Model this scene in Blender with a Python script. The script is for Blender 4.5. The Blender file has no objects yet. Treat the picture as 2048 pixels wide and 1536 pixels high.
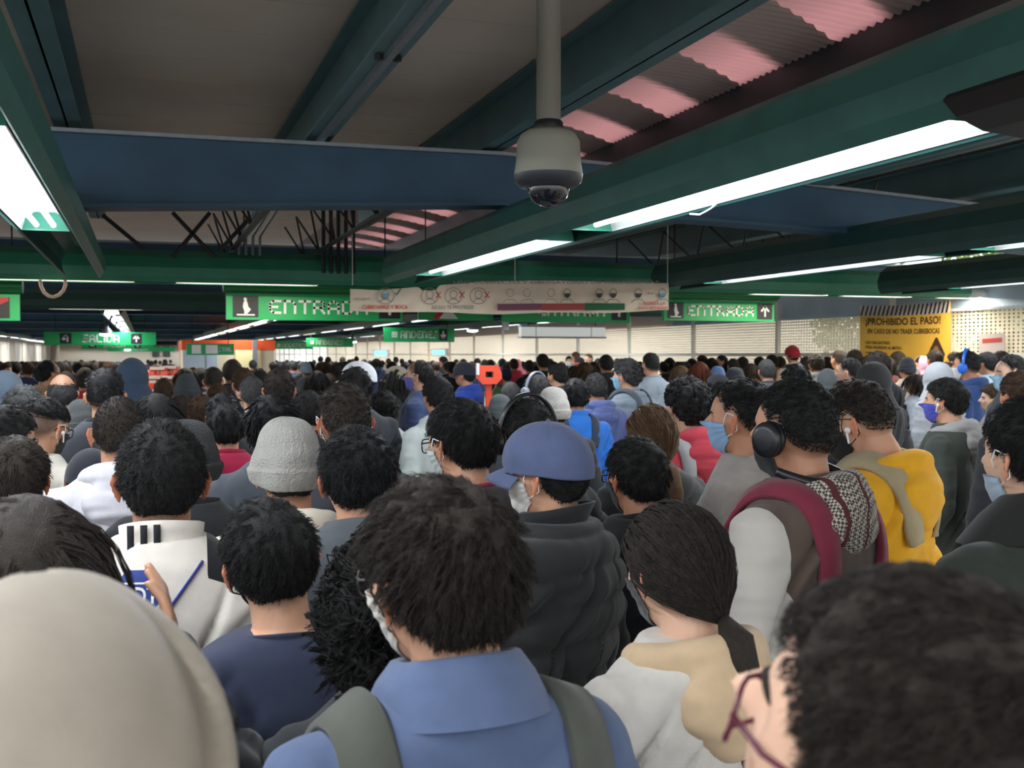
import bpy, bmesh, math, random
import numpy as np
from mathutils import Vector, Matrix
from mathutils.bvhtree import BVHTree
R = math.radians
SC = bpy.context.scene
COL = SC.collection
rng = np.random.default_rng(7)
random.seed(7)

# ------------------------------------------------------------------ camera, sky, exposure
CH = 1.75                       # eye height of the phone
FPX = 2197.0                    # focal length in pixels of the 2048 px frame
YAW, PIT = R(18.5), R(1.565)
cd = bpy.data.cameras.new('camera'); cam = bpy.data.objects.new('camera', cd); COL.objects.link(cam)
cam.location = (0, 0, CH); cam.rotation_euler = (math.pi/2-PIT, 0, -YAW)
cd.sensor_width = 36.0; cd.lens = 36.0*FPX/2048; cd.clip_start = 0.05; cd.clip_end = 400
cd.dof.use_dof = True; cd.dof.focus_distance = 2.8; cd.dof.aperture_fstop = 9.0
SC.camera = cam
SC.view_settings.view_transform = 'Standard'; SC.view_settings.look = 'None'
SC.view_settings.gamma = 1.0; SC.view_settings.use_curve_mapping = False
try: SC.cycles.debug_use_compact_bvh = True; SC.cycles.use_auto_tile = True; SC.cycles.tile_size = 1024      # keeps the dense hair within memory
except Exception: pass
SC.view_settings.exposure = 0.42
W = bpy.data.worlds.new('world'); SC.world = W; W.use_nodes = True
bg = W.node_tree.nodes['Background']; bg.inputs[0].default_value = (0.86, 0.93, 1.0, 1); bg.inputs[1].default_value = 2.2
TUBE_E, LAMP_W = 5.0, 32.0

FW = np.array([math.sin(YAW)*math.cos(PIT), math.cos(YAW)*math.cos(PIT), -math.sin(PIT)])
RT = np.array([math.cos(YAW), -math.sin(YAW), 0.0]); UP = np.cross(RT, FW)
CAM = np.array([0, 0, CH])
def ray(x, y): return FW + (x-1024)/FPX*RT + (768-y)/FPX*UP
def at(x, y, d): return CAM + d*ray(x, y)
def atY(x, y, Y): r = ray(x, y); return CAM + r*(Y/r[1])
def atX(x, y, X): r = ray(x, y); return CAM + r*(X/r[0])

# ------------------------------------------------------------------ materials
MATS = {}
def mat(name, col, rough=0.7, metal=0.0, spec=0.5, noise=0.0, nscale=20, bump=0.0, bscale=60, emit=0.0, sheen=0.0, trans=0.0, ecol=None):
    if name in MATS: return MATS[name]
    m = bpy.data.materials.new(name); m.use_nodes = True
    nt = m.node_tree; p = nt.nodes['Principled BSDF']
    c = (*col, 1) if len(col) == 3 else col
    p.inputs['Base Color'].default_value = c
    p.inputs['Roughness'].default_value = rough; p.inputs['Metallic'].default_value = metal
    p.inputs['Specular IOR Level'].default_value = spec
    if sheen: p.inputs['Sheen Weight'].default_value = sheen; p.inputs['Sheen Roughness'].default_value = 0.5
    if emit:
        p.inputs['Emission Color'].default_value = (*(ecol or col), 1); p.inputs['Emission Strength'].default_value = emit
    if trans: p.inputs['Transmission Weight'].default_value = trans
    if noise or bump:
        tc = nt.nodes.new('ShaderNodeTexCoord')
    if noise:
        n = nt.nodes.new('ShaderNodeTexNoise'); n.inputs['Scale'].default_value = nscale; n.inputs['Detail'].default_value = 4
        nt.links.new(tc.outputs['Object'], n.inputs['Vector'])
        mr = nt.nodes.new('ShaderNodeMapRange'); mr.inputs[1].default_value = 0.3; mr.inputs[2].default_value = 0.7
        mr.inputs[3].default_value = 1-noise; mr.inputs[4].default_value = 1+noise
        nt.links.new(n.outputs['Fac'], mr.inputs[0])
        mx = nt.nodes.new('ShaderNodeMix'); mx.data_type = 'RGBA'; mx.blend_type = 'MULTIPLY'; mx.inputs[0].default_value = 1
        mx.inputs[6].default_value = c; nt.links.new(mr.outputs[0], mx.inputs[7])
        nt.links.new(mx.outputs[2], p.inputs['Base Color'])
    if bump:
        n2 = nt.nodes.new('ShaderNodeTexNoise'); n2.inputs['Scale'].default_value = bscale; n2.inputs['Detail'].default_value = 5
        nt.links.new(tc.outputs['Object'], n2.inputs['Vector'])
        b = nt.nodes.new('ShaderNodeBump'); b.inputs['Strength'].default_value = bump; b.inputs['Distance'].default_value = 0.01
        nt.links.new(n2.outputs['Fac'], b.inputs['Height']); nt.links.new(b.outputs[0], p.inputs['Normal'])
    MATS[name] = m
    return m
def lin(r, g, b):
    f = lambda v: (v/255/12.92 if v/255 <= .04045 else ((v/255+.055)/1.055)**2.4)
    return (f(r), f(g), f(b))
def cloth(name, rgb, **k):
    d = dict(rough=0.85, noise=0.06, nscale=30, bump=0.15, bscale=420, sheen=0.15, spec=0.25); d.update(k)
    return mat('cloth_'+name, lin(*rgb), **d)
TEAL = mat('teal_paint', lin(92, 126, 132), 0.5, noise=.12, nscale=3)
NAVY = mat('blue_girder_paint', lin(54, 88, 112), 0.55, noise=.15, nscale=2.5)
NAVYC = mat('navy_ceiling_paint', lin(42, 52, 84), 0.7, noise=.1, nscale=2)
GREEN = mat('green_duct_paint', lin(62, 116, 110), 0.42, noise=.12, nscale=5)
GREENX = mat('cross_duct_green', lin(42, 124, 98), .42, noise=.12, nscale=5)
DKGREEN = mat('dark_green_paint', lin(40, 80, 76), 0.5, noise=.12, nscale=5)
SIGNG = mat('sign_green', lin(20, 168, 92), 0.45)
SIGNB = mat('sign_black', lin(30, 32, 34), 0.5)
SIGNW = mat('sign_white', lin(232, 234, 228), 0.5)
REDM = mat('sign_red', lin(196, 40, 44), 0.5)
CREAM = mat('cream_roof_panel', lin(216, 203, 190), 0.8, noise=.07, nscale=1.2)
WHITE = mat('white_paint', lin(235, 236, 232), 0.5)
REFL = mat('white_reflector', lin(240, 243, 240), 0.35)
BLACK = mat('black_metal', lin(26, 28, 30), 0.5)
STEEL = mat('galvanised_steel', lin(150, 156, 160), 0.4, metal=.7, noise=.1)
TUBE = mat('lit_cool_tube', (1, 1, 1), emit=TUBE_E, ecol=(0.86, 0.93, 1.0))
TUBEF = mat('lit_far_tube', (1, 1, 1), emit=16, ecol=(0.90, 0.95, 1.0))
TUBEW = mat('lit_warm_tube', (1, 1, 1), emit=TUBE_E*0.5, ecol=(1.0, 0.86, 0.66))

# ------------------------------------------------------------------ mesh helpers
def mkmesh(name, V, F, midx=None, smooth=True):
    """F: one int array (n,k) or a list of such arrays"""
    me = bpy.data.meshes.new(name)
    Fs = [np.asarray(f, dtype=np.int32) for f in (F if isinstance(F, list) else [F]) if len(f)]
    V = np.asarray(V, dtype=np.float32)
    me.vertices.add(len(V)); me.vertices.foreach_set('co', V.ravel())
    tot = np.concatenate([np.full(len(f), f.shape[1], dtype=np.int32) for f in Fs])
    lv = np.concatenate([f.ravel() for f in Fs])
    me.loops.add(len(lv)); me.loops.foreach_set('vertex_index', lv)
    me.polygons.add(len(tot)); st = np.zeros(len(tot), dtype=np.int32); st[1:] = np.cumsum(tot)[:-1]
    me.polygons.foreach_set('loop_start', st)
    if midx is not None: me.polygons.foreach_set('material_index', np.asarray(midx, dtype=np.int32))
    me.polygons.foreach_set('use_smooth', np.full(len(tot), smooth, dtype=bool))
    me.update(calc_edges=True); me.validate()
    return me
def link(name, me, mats=(), parent=None):
    o = bpy.data.objects.new(name, me); COL.objects.link(o)
    if parent is not None: o.parent = parent
    if me is not None and mats:
        mats = mats if isinstance(mats, (list, tuple)) else [mats]
        while len(me.materials) < len(mats): me.materials.append(None)
        for s, m in zip(o.material_slots, mats):
            s.link = 'OBJECT'; s.material = m
    return o
def empty(name, loc=(0, 0, 0), rz=0.0):
    o = bpy.data.objects.new(name, None); COL.objects.link(o); o.location = loc; o.rotation_euler = (0, 0, rz); o.empty_display_size = .05
    return o
def tag(o, label, cat, group=None):
    o['label'] = label; o['category'] = cat
    if group: o['group'] = group
    return o
class MB:
    def __init__(s): s.V = []; s.F = []; s.n = 0; s.M = []
    def add(s, V, F, m=0):
        V = np.asarray(V, float)
        for f in (F if isinstance(F, list) else [F]):
            f = np.asarray(f, int)
            if len(f): s.F.append(f+s.n); s.M.append(np.full(len(f), m))
        s.V.append(V); s.n += len(V); return s
    def box(s, c, d, m=0, rz=0.0):
        c = np.asarray(c, float); d = np.asarray(d, float)/2
        P = np.array([[x, y, z] for x in (-1, 1) for y in (-1, 1) for z in (-1, 1)], float)*d
        if rz: cs, sn = math.cos(rz), math.sin(rz); P = np.stack([P[:, 0]*cs-P[:, 1]*sn, P[:, 0]*sn+P[:, 1]*cs, P[:, 2]], 1)
        return s.add(P+c, np.array([[0, 1, 3, 2], [4, 6, 7, 5], [0, 4, 5, 1], [2, 3, 7, 6], [0, 2, 6, 4], [1, 5, 7, 3]]), m)
    def tube(s, path, rad, sides=8, m=0, closed=False): return s.add(*tube(path, rad, sides, closed), m)
    def prism(s, prof, a0, a1, axis='y', m=0, closed=True):
        """profile points (u,z) swept along y (u=x) or along x (u=y)"""
        prof = np.asarray(prof, float); n = len(prof)
        def ring(a):
            q = np.full(n, a)
            return np.stack([prof[:, 0], q, prof[:, 1]], 1) if axis == 'y' else np.stack([q, prof[:, 0], prof[:, 1]], 1)
        V = np.concatenate([ring(a0), ring(a1)])
        k = n if closed else n-1
        F = np.array([[i, (i+1) % n, n+(i+1) % n, n+i] for i in range(k)])
        s.add(V, F, m)
        return s
    def cap(s, pts, m=0):
        s.add(np.asarray(pts, float), np.array([list(range(len(pts)))]), m); return s
    def build(s, name, mats, parent=None, smooth=False):
        me = mkmesh(name, np.concatenate(s.V), s.F, np.concatenate(s.M), smooth)
        return link(name, me, mats, parent)
def tube(path, rad, sides=8, closed=False):
    P = np.asarray(path, float); n = len(P); rad = np.broadcast_to(np.asarray(rad, float), (n,)) if np.ndim(rad) <= 1 else rad
    T = np.gradient(P, axis=0); T /= np.linalg.norm(T, axis=1)[:, None]+1e-9
    up = np.array([0, 0, 1.0]) if abs(T[0, 2]) < .9 else np.array([0, 1.0, 0])
    N = np.zeros_like(P); v = up
    for i in range(n):
        v = v-T[i]*np.dot(v, T[i]); v = v/(np.linalg.norm(v)+1e-9); N[i] = v
    Bn = np.cross(T, N); a = np.arange(sides)/sides*2*math.pi
    V = P[:, None]+(np.cos(a)[None, :, None]*N[:, None]+np.sin(a)[None, :, None]*Bn[:, None])*rad[:, None, None]
    i, j = np.meshgrid(np.arange(n-1), np.arange(sides), indexing='ij')
    F = np.stack([i*sides+j, i*sides+(j+1) % sides, (i+1)*sides+(j+1) % sides, (i+1)*sides+j], -1).reshape(-1, 4)
    V = V.reshape(-1, 3)
    if closed: return V, F
    return V, [F, np.array([list(range(sides))[::-1], [(n-1)*sides+k for k in range(sides)]])]
def ribbon(path, nrm, w, th):
    """flat strap along path, nrm = outward normals"""
    P = np.asarray(path, float); N = np.asarray(nrm, float); n = len(P)
    T = np.gradient(P, axis=0); T /= np.linalg.norm(T, axis=1)[:, None]+1e-9
    S = np.cross(T, N); S /= np.linalg.norm(S, axis=1)[:, None]+1e-9
    w = np.broadcast_to(np.asarray(w, float), (n,))[:, None]/2
    q = [P-S*w, P-S*w*.9+N*th, P+S*w*.9+N*th, P+S*w]
    V = np.stack(q, 1).reshape(-1, 3)
    i, j = np.meshgrid(np.arange(n-1), np.arange(4), indexing='ij')
    F = np.stack([i*4+j, i*4+(j+1) % 4, (i+1)*4+(j+1) % 4, (i+1)*4+j], -1).reshape(-1, 4)
    return V, [F, np.array([[3, 2, 1, 0], [(n-1)*4+k for k in range(4)]])]
def remesh(V, F, voxel, it=4, decim=None, sf=.5):
    me = mkmesh('tmp', V, F); o = bpy.data.objects.new('tmp', me); COL.objects.link(o)
    m = o.modifiers.new('r', 'REMESH'); m.mode = 'VOXEL'; m.voxel_size = voxel
    if it: s = o.modifiers.new('s', 'SMOOTH'); s.factor = sf; s.iterations = it
    if decim: d = o.modifiers.new('d', 'DECIMATE'); d.ratio = decim
    dg = bpy.context.evaluated_depsgraph_get(); ev = o.evaluated_get(dg); em = ev.to_mesh()
    n = len(em.vertices); V2 = np.empty(n*3, np.float32); em.vertices.foreach_get('co', V2)
    if decim:
        em.calc_loop_triangles(); k = len(em.loop_triangles); F2 = np.empty(k*3, np.int32); em.loop_triangles.foreach_get('vertices', F2); F2 = F2.reshape(-1, 3)
    else:
        k = len(em.loops); F2 = np.empty(k, np.int32); em.loops.foreach_get('vertex_index', F2); F2 = F2.reshape(-1, 4)
    ev.to_mesh_clear(); bpy.data.objects.remove(o); bpy.data.meshes.remove(me)
    return V2.reshape(-1, 3).astype(float), F2
def normals(V, F):
    N = np.zeros_like(V); Fs = F if isinstance(F, list) else [F]
    for f in Fs:
        fn = np.cross(V[f[:, 1]]-V[f[:, 0]], V[f[:, 2]]-V[f[:, 0]])
        for k in range(f.shape[1]): np.add.at(N, f[:, k], fn)
    return N/(np.linalg.norm(N, axis=1)[:, None]+1e-12)
def wave(P, seed, scale, octs=3, stretch=(1, 1, 1)):
    """smooth pseudo-noise in about -1..1"""
    r = np.random.default_rng(seed); out = np.zeros(len(P)); Q = P*np.asarray(stretch); amp, tot = 1.0, 0
    for o in range(octs):
        for k in range(4):
            d = r.normal(size=3); d /= np.linalg.norm(d)
            w = r.normal(size=3); w /= np.linalg.norm(w)
            out += amp*np.sin((Q@d)*scale*(.8+.5*r.random())+r.random()*6.28+1.1*np.sin((Q@w)*scale*.6+r.random()*6))
        tot += amp*2.2; amp *= .5; scale *= 2.1
    return out/tot
def sm(x): x = np.clip(x, 0, 1); return x*x*(3-2*x)
def text_mesh(s, size=1.0, ext=.0, align='LEFT', bold=.018):
    cu = bpy.data.curves.new('t', 'FONT'); cu.body = s; cu.size = size; cu.extrude = ext; cu.align_x = align; cu.resolution_u = 3; cu.offset = bold
    o = bpy.data.objects.new('t', cu); COL.objects.link(o)
    dg = bpy.context.evaluated_depsgraph_get(); me = bpy.data.meshes.new_from_object(o.evaluated_get(dg))
    n = len(me.vertices); V = np.empty(n*3, np.float32); me.vertices.foreach_get('co', V); me.calc_loop_triangles()
    F = np.empty(len(me.loop_triangles)*3, np.int32); me.loop_triangles.foreach_get('vertices', F)
    bpy.data.objects.remove(o); bpy.data.curves.remove(cu); bpy.data.meshes.remove(me)
    return V.reshape(-1, 3).astype(float), F.reshape(-1, 3)
# ------------------------------------------------------------------ the hall
def struct(o): o['kind'] = 'structure'; return o
def slab(name, x0, x1, y0, y1, z0, z1, m): return struct(MB().box(((x0+x1)/2, (y0+y1)/2, (z0+z1)/2), (x1-x0, y1-y0, z1-z0)).build(name, m))
slab('floor', -14, 10.3, -5, 96, -.15, 0, mat('grey_terrazzo', lin(138, 134, 128), .45, noise=.15, nscale=30))
slab('ground', -60, 80, -60, 130, -.30, -.16, mat('pavement', lin(186, 182, 174), .9, noise=.1, nscale=1))
# roof panels: shallow joints across
def roof(name, x0, x1, y0, y1, z, m, step=.62):
    b = MB(); y = y0
    while y < y1: b.box(((x0+x1)/2, y+step/2, z+.06), (x1-x0, step-.012, .10)); b.box(((x0+x1)/2, y+step, z+.075), (x1-x0, .03, .09)); y += step
    return struct(b.build(name, m))
roof('ceiling', -14, 2.42, -6, 19.6, 3.55, CREAM)
roof('ceiling_right', 3.98, 10.6, -6, 19.6, 3.42, CREAM)
slab('ceiling_low', -14, 10.6, 19.5, 96, 2.86, 2.96, NAVYC)
slab('ceiling_bounce_deck', -14, 10.6, 20.0, 96, 2.97, 3.0, mat('pale_bounce_deck', lin(214, 214, 210), .8))  # added unseen deck, bounces sky light up onto the cream roof
# corrugated translucent strip between the two roofs, pink sheets showing the sky
def corrugated():
    m = mat('pink_translucent_sheet', (.8, .35, .33), .4); nt = m.node_tree; p = nt.nodes['Principled BSDF']; out = nt.nodes['Material Output']
    tc = nt.nodes.new('ShaderNodeTexCoord'); sp = nt.nodes.new('ShaderNodeSeparateXYZ'); nt.links.new(tc.outputs['Object'], sp.inputs[0])
    wv = nt.nodes.new('ShaderNodeMath'); wv.operation = 'MULTIPLY_ADD'; wv.inputs[1].default_value = .92; nt.links.new(sp.outputs['Y'], wv.inputs[0])
    sk = nt.nodes.new('ShaderNodeMath'); sk.operation = 'MULTIPLY'; sk.inputs[1].default_value = -.55; nt.links.new(sp.outputs['X'], sk.inputs[0]); nt.links.new(sk.outputs[0], wv.inputs[2])
    fr = nt.nodes.new('ShaderNodeMath'); fr.operation = 'FRACT'; nt.links.new(wv.outputs[0], fr.inputs[0])
    mr = nt.nodes.new('ShaderNodeMapRange'); mr.inputs[1].default_value = .50; mr.inputs[2].default_value = .60; nt.links.new(fr.outputs[0], mr.inputs[0])
    xr = nt.nodes.new('ShaderNodeMapRange'); xr.inputs[1].default_value = 2.9; xr.inputs[2].default_value = 3.6; nt.links.new(sp.outputs['X'], xr.inputs[0])
    mu = nt.nodes.new('ShaderNodeMath'); mu.operation = 'MULTIPLY'; nt.links.new(mr.outputs[0], mu.inputs[0]); nt.links.new(xr.outputs[0], mu.inputs[1])
    tl = nt.nodes.new('ShaderNodeBsdfTranslucent'); tl.inputs[0].default_value = (.24, .105, .10, 1)
    p.inputs['Base Color'].default_value = (*lin(176, 158, 152), 1)
    ms = nt.nodes.new('ShaderNodeMixShader'); nt.links.new(mu.outputs[0], ms.inputs[0]); nt.links.new(p.outputs[0], ms.inputs[1]); nt.links.new(tl.outputs[0], ms.inputs[2])
    nt.links.new(ms.outputs[0], out.inputs[0])
    ny, nx = 1500, 12; y = np.linspace(-2, 19.6, ny); x = np.linspace(2.40, 3.93, nx); X, Y = np.meshgrid(x, y)
    Z = 3.58+.06*np.sin((X-2.4)/1.53*math.pi)+.012*np.sin(Y*2*math.pi/.076)
    V = np.stack([X, Y, Z], -1).reshape(-1, 3); i, j = np.meshgrid(np.arange(ny-1), np.arange(nx-1), indexing='ij')
    F = np.stack([i*nx+j, i*nx+j+1, (i+1)*nx+j+1, (i+1)*nx+j], -1).reshape(-1, 4)
    o = link('ceiling_skylight', mkmesh('skylight', V, F), m); struct(o)
corrugated()
struct(MB().box((3.90, 6.8, 3.45), (.05, 25, .36)).box((3.86, 6.8, 3.27), (.13, 25, .03)).build('trim_1', mat('dark_fascia', lin(62, 66, 70), .6, noise=.2, nscale=4)))
# I-section roof beams along the hall
def ibeam(x, y0, y1, z0, h, w, label, m=TEAL, bolt=False):
    r = tag(empty('roof_beam', (x, y0, z0)), label, 'beam', 'steel roof beams running along the hall')
    L = y1-y0; b = MB(); t = .012
    b.box((0, L/2, t/2), (w, L, t)).box((0, L/2, h/2), (.012, L, h)).box((0, L/2, h-t/2), (w, L, t)); b.build('section', m, r)
    if bolt:
        MB().box((.0, L*.45, -.018), (.035, L*.9, .035)).build('conduit', STEEL, r)
        for dx in (-.045, .045): MB().tube([(dx, L*.48, -.005), (dx, L*.48, -.03)], .022, 12).build('bolt', BLACK, r)
    return r
for x, lb, bo in ((-.45, 'teal steel roof beam above the lit tubes at far left of the ceiling', 0), (1.13, 'teal steel roof beam with a bolted conduit, left of the hanging dome camera', 1),
                  (2.36, 'teal steel roof beam just behind the dome camera pole, beside the pink skylight', 0), (-2.0, 'teal steel roof beam left of the lit tubes', 0)):
    ibeam(x, -1.5, 12.6, 3.20, .34, .17, lb, bolt=bool(bo))
for x, lb in ((5.0, 'teal roof beam right of the long lamp row, nearest to it'), (6.6, 'teal roof beam second from the long lamp row on the right'), (8.2, 'teal roof beam nearest the lattice fence')):
    ibeam(x, -1.5, 18.5, 3.06, .34, .17, lb)
# main girders across the hall
def girder(Y, pts, label, t=.12, m=NAVY):
    """pts: (x, z_bottom, z_top)"""
    r = tag(empty('girder', (0, Y, 0)), label, 'beam', 'plate girders across the hall')
    b = MB(); prof = [(x, z0) for x, z0, z1 in pts]+[(x, z1) for x, z0, z1 in pts[::-1]]
    n = len(prof); V = [(x, -t/2, z) for x, z in prof]+[(x, t/2, z) for x, z in prof]
    k = len(pts); F4 = [[i, (i+1) % n, n+(i+1) % n, n+i] for i in range(n)]
    for i in range(k-1): F4 += [[i, i+1, n-2-i, n-1-i], [n+i, 2*n-1-i, 2*n-2-i, n+i+1]]
    b.add(V, np.array(F4)); b.build('web', m, r)
    for s in (0, 1):
        f = MB()
        for a, c in zip(pts[:-1], pts[1:]):
            za, zc = (a[1], c[1]) if s == 0 else (a[2], c[2]); V = [(x, y, z+dz) for (x, z) in ((a[0], za), (c[0], zc)) for y in (-t, t) for dz in (-.012, .012)]
            f.add(V, np.array([[0, 1, 3, 2], [4, 6, 7, 5], [0, 4, 5, 1], [2, 3, 7, 6], [0, 2, 6, 4], [1, 5, 7, 3]]))
        f.build('flange', STEEL if s else m, r)
    return r
gz = lambda h, Y: CH+h/FPX*Y
girder(7.5, [(-9, gz(235, 7.5), gz(405, 7.5)), (-.94, gz(264, 7.5), gz(407, 7.5)), (2.4, gz(310, 7.5), gz(413, 7.5)), (4.6, gz(290, 7.5), gz(390, 7.5)), (8.5, gz(235, 7.5), gz(330, 7.5)), (10.2, gz(215, 7.5), gz(320, 7.5))], 'nearest deep blue plate girder crossing the hall behind the dome camera')
girder(13.0, [(-12, CH+.95, CH+1.24), (10.2, CH+.95, CH+1.24)], 'second dark blue girder, above the green cross duct')
girder(19.3, [(-12, CH+.9, CH+1.3), (10.2, CH+.9, CH+1.3)], 'third dark blue girder at the edge of the low navy ceiling')
for k, Y in enumerate((25, 31, 38, 46, 56)):
    girder(Y, [(-12, CH+.86-.02*k, CH+1.095), (10.2, CH+.86-.02*k, CH+1.095)], 'dark blue girder under the low ceiling, %s one beyond its edge' % ['first', 'second', 'third', 'fourth', 'fifth'][k])
    struct(MB().box((-3, Y-2.4, 2.845), (18, .05, .03)).build('trim_%d' % (k+2), STEEL))
# rod trusses in the bay behind the near girder
def truss(x, y0, y1, label, side=0):
    r = tag(empty('rod_truss', (x, y0, 2.80)), label, 'truss', 'rod trusses in the bay behind the near girder')
    L = y1-y0; n = 5
    for k in range(n):
        a, c = k*L/n, (k+1)*L/n; lo = 0.0
        for (p, q) in (((-.06, a, .40), (.10, (a+c)/2, lo)), ((.10, (a+c)/2, lo), (-.06, c, .40))): MB().tube([p, q], .011, 6).build('rod', BLACK, r)
    MB().box((.10, L/2, 0), (.05, L, .02)).build('bottom_chord', BLACK, r)
    return r
for x, lb in ((-.9, 'leftmost dark rod truss seen under the near girder'), (.75, 'dark rod truss under the near girder, right of the leftmost one'), (1.6, 'dark rod truss beside the thin bent conduits'), (3.6, 'dark rod truss just right of the black vertical pipes'),
              (5.9, 'dark rod truss right of the long lamp row'), (7.6, 'dark rod truss above the yellow poster')): truss(x, 7.8, 12.8, lb)
for k in range(4):                                        # crossing braces seen against the cream roof
    p = [atY(x, y, 10.2) for x, y in (((345, 425), (430, 515)), ((420, 425), (345, 515)), ((500, 435), (440, 500)), ((205, 430), (290, 500)))[k]]
    tag(MB().tube(p, .018, 6).build('brace', BLACK), 'dark diagonal brace against the cream roof, %s from the left' % ['second', 'third', 'last', 'first'][k], 'brace')
for k in range(5):
    a = atY(647+k*15, 535, 11.2); z1 = 3.5
    tag(MB().tube([(a[0], 11.2, CH+.82), (a[0], 11.2, z1)], .020, 10).build('pipe', BLACK), 'black vertical pipe above the cross duct, %s of five from the left' % ['first', 'second', 'third', 'fourth', 'fifth'][k], 'pipe', 'black vertical pipes above the cross duct')
for k in range(4):
    a = atY(478+k*14, 525, 11.3); q = a[0]
    tag(MB().tube([(q, 11.3, CH+.80), (q, 11.3, CH+1.18), (q+.12, 10.7, CH+1.4), (q+.36, 9.9, 3.18)], .014, 8).build('conduit', STEEL), 'thin grey bent conduit rising from the cross duct, %s of four' % ['first', 'second', 'third', 'fourth'][k], 'pipe', 'bent conduits above the cross duct')
# ------------------------------------------------------------------ lamps and their green ducts
SHELL = [(-.150, 0), (-.19, .05), (-.205, .14), (-.165, .25), (-.07, .315), (.07, .315), (.165, .25), (.205, .14), (.19, .05), (.150, 0), (.138, .008), (.165, .06), (.178, .14), (.14, .228), (.06, .29), (-.06, .29), (-.14, .228), (-.178, .14), (-.165, .06), (-.138, .008)]
REFP = [(-.132, .004), (-.112, .075), (-.06, .112), (.06, .112), (.112, .075), (.132, .004), (.126, .004), (.106, .071), (.057, .106), (-.057, .106), (-.106, .071), (-.126, .004)]
def duct(name, x0, y0, L, z, axis, label, m=GREEN):
    o = MB().prism(SHELL, 0, L, axis).build(name, m); o.location = (x0, y0, z)
    me = o.data
    return tag(o, label, 'duct')
def lamp(x, y, z, L, axis, label, n=1, warm=False, light=True, detail=True, power=None, grp='fluorescent ceiling lamps'):
    r = tag(empty('fluorescent_lamp', (x, y, z)), label, 'lamp', grp)
    b = MB().prism(REFP, 0, L, axis); b.build('reflector', REFL, r)
    for k in range(n):
        o = 0 if n == 1 else (-.045, .045)[k]; zz = .030
        P = [(o, .06, zz), (o, L-.06, zz)] if axis == 'y' else [(.06, o, zz), (L-.06, o, zz)]
        MB().tube(P, .0145, 10).build('tube', TUBEW if warm else TUBE if detail else TUBEF, r, True)
    if detail:
        for a in (-.002, L+.002):
            e = [(u, w) for u, w in REFP[:6]]; V = [(u, a, w) if axis == 'y' else (a, u, w) for u, w in e]
            V2 = [(u, a+.006, w) if axis == 'y' else (a+.006, u, w) for u, w in e]; n6 = 6
            MB().add(V+V2, [np.array([list(range(6)), list(range(11, 5, -1))]), np.array([[i, (i+1) % 6, 6+(i+1) % 6, 6+i] for i in range(6)])]).build('end_plate', mat('end_plate_green', lin(74, 168, 142), .4) if axis == 'y' else REFL, r)
    if light:
        l = bpy.data.lights.new('lamp_light', 'AREA'); l.shape = 'RECTANGLE'; l.size = .027; l.size_y = L*.95; l.energy = power or LAMP_W; l.color = (1, .9, .76) if warm else (.90, .95, 1.0)
        o = bpy.data.objects.new('lamp_light', l); COL.objects.link(o); o.parent = r
        o.location = ((0, -.045)[n > 1], L/2, .0145) if axis == 'y' else (L/2, 0, .0145)
        if axis == 'x': o.rotation_euler = (0, 0, math.pi/2)
    return r
ZL = CH+.70
ORD = ['first', 'second', 'third', 'fourth', 'fifth', 'sixth', 'seventh', 'eighth', 'ninth', 'tenth', 'eleventh', 'twelfth', 'thirteenth', 'fourteenth', 'fifteenth', 'sixteenth', 'seventeenth', 'eighteenth']
ROWS = [(-.53, 'left row', [(-3.2, 3.1), (.2, 3.1), (3.75, 3.1)]), (2.44, 'long middle row', [(-3.8, 3.1), (2.75, 3.1), (6.45, 3.2)]), (5.40, 'right row', [(-.4, 3.1), (2.95, 3.15), (6.6, 3.25)]), (8.3, 'row nearest the fence', [(-.2, 3.1), (3.0, 3.1), (6.6, 3.2)])]
FIRST = {(-.53, 3.75): 'bright twin tube lamp cut by the left frame edge', (2.44, 2.75): 'long white trough lamp with cool tube at upper right, above the crowd', (2.44, 6.45): 'bright white trough lamp beyond the dome camera, end on to it',
         (5.40, 2.95): 'cool tube lamp at the right frame edge', (5.40, 6.6): 'long cool tube lamp in a green duct right of the banner'}
for X, rn, segs in ROWS:
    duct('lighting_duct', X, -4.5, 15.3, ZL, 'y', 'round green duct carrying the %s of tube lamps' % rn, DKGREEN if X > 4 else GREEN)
    for y, L in segs: lamp(X, y, ZL+.004, L, 'y', FIRST.get((X, y), 'cool tube lamp overhead in the %s, starting %s' % (rn, 'behind the viewer' if y < 0 else 'just ahead')), n=2 if X == -.53 else 1)
for X, rn in ((-5.2, 'far row along the left wall'), (-.53, 'far row above the exit signs'), (2.44, 'far row left of the platform signs'), (5.40, 'far row over the platform signs'), (8.3, 'far row along the lattice fence')):
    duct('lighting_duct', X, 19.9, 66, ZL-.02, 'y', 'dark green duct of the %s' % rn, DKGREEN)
    for k in range(14):
        Y = 20.3+k*4.3
        lamp(X, Y, ZL-.016, 3.1, 'y', '%s tube lamp of the %s' % (ORD[k], rn), light=(k % 2 == 0), detail=False, warm=(k == 4), power=LAMP_W*1.7)
ZC = CH+.70
for k in range(3):  # lamps and duct added here to brighten the dark end wall
    k or duct('cross_duct', -6, 90.3, 16, ZL-.02, 'x', 'added dark cross duct carrying the added lamps at the far end wall', DKGREEN); r_ = lamp(-5.6+k*5.2, 90.3, ZL, 4.8, 'x', 'tube lamp in front of the far end wall, %s from the left' % ORD[k], light=False, detail=False, grp='added lamps by the end wall')
    for c_ in r_.children:
        if c_.name.startswith('tube'): c_.material_slots[0].material = mat('lit_added_wall_tube', (1, 1, 1), emit=45, ecol=(.95, .97, 1))
duct('cross_duct', -8, 11.4, 17.8, ZC, 'x', 'green round duct crossing the hall above the entrance signs', GREENX)
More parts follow.
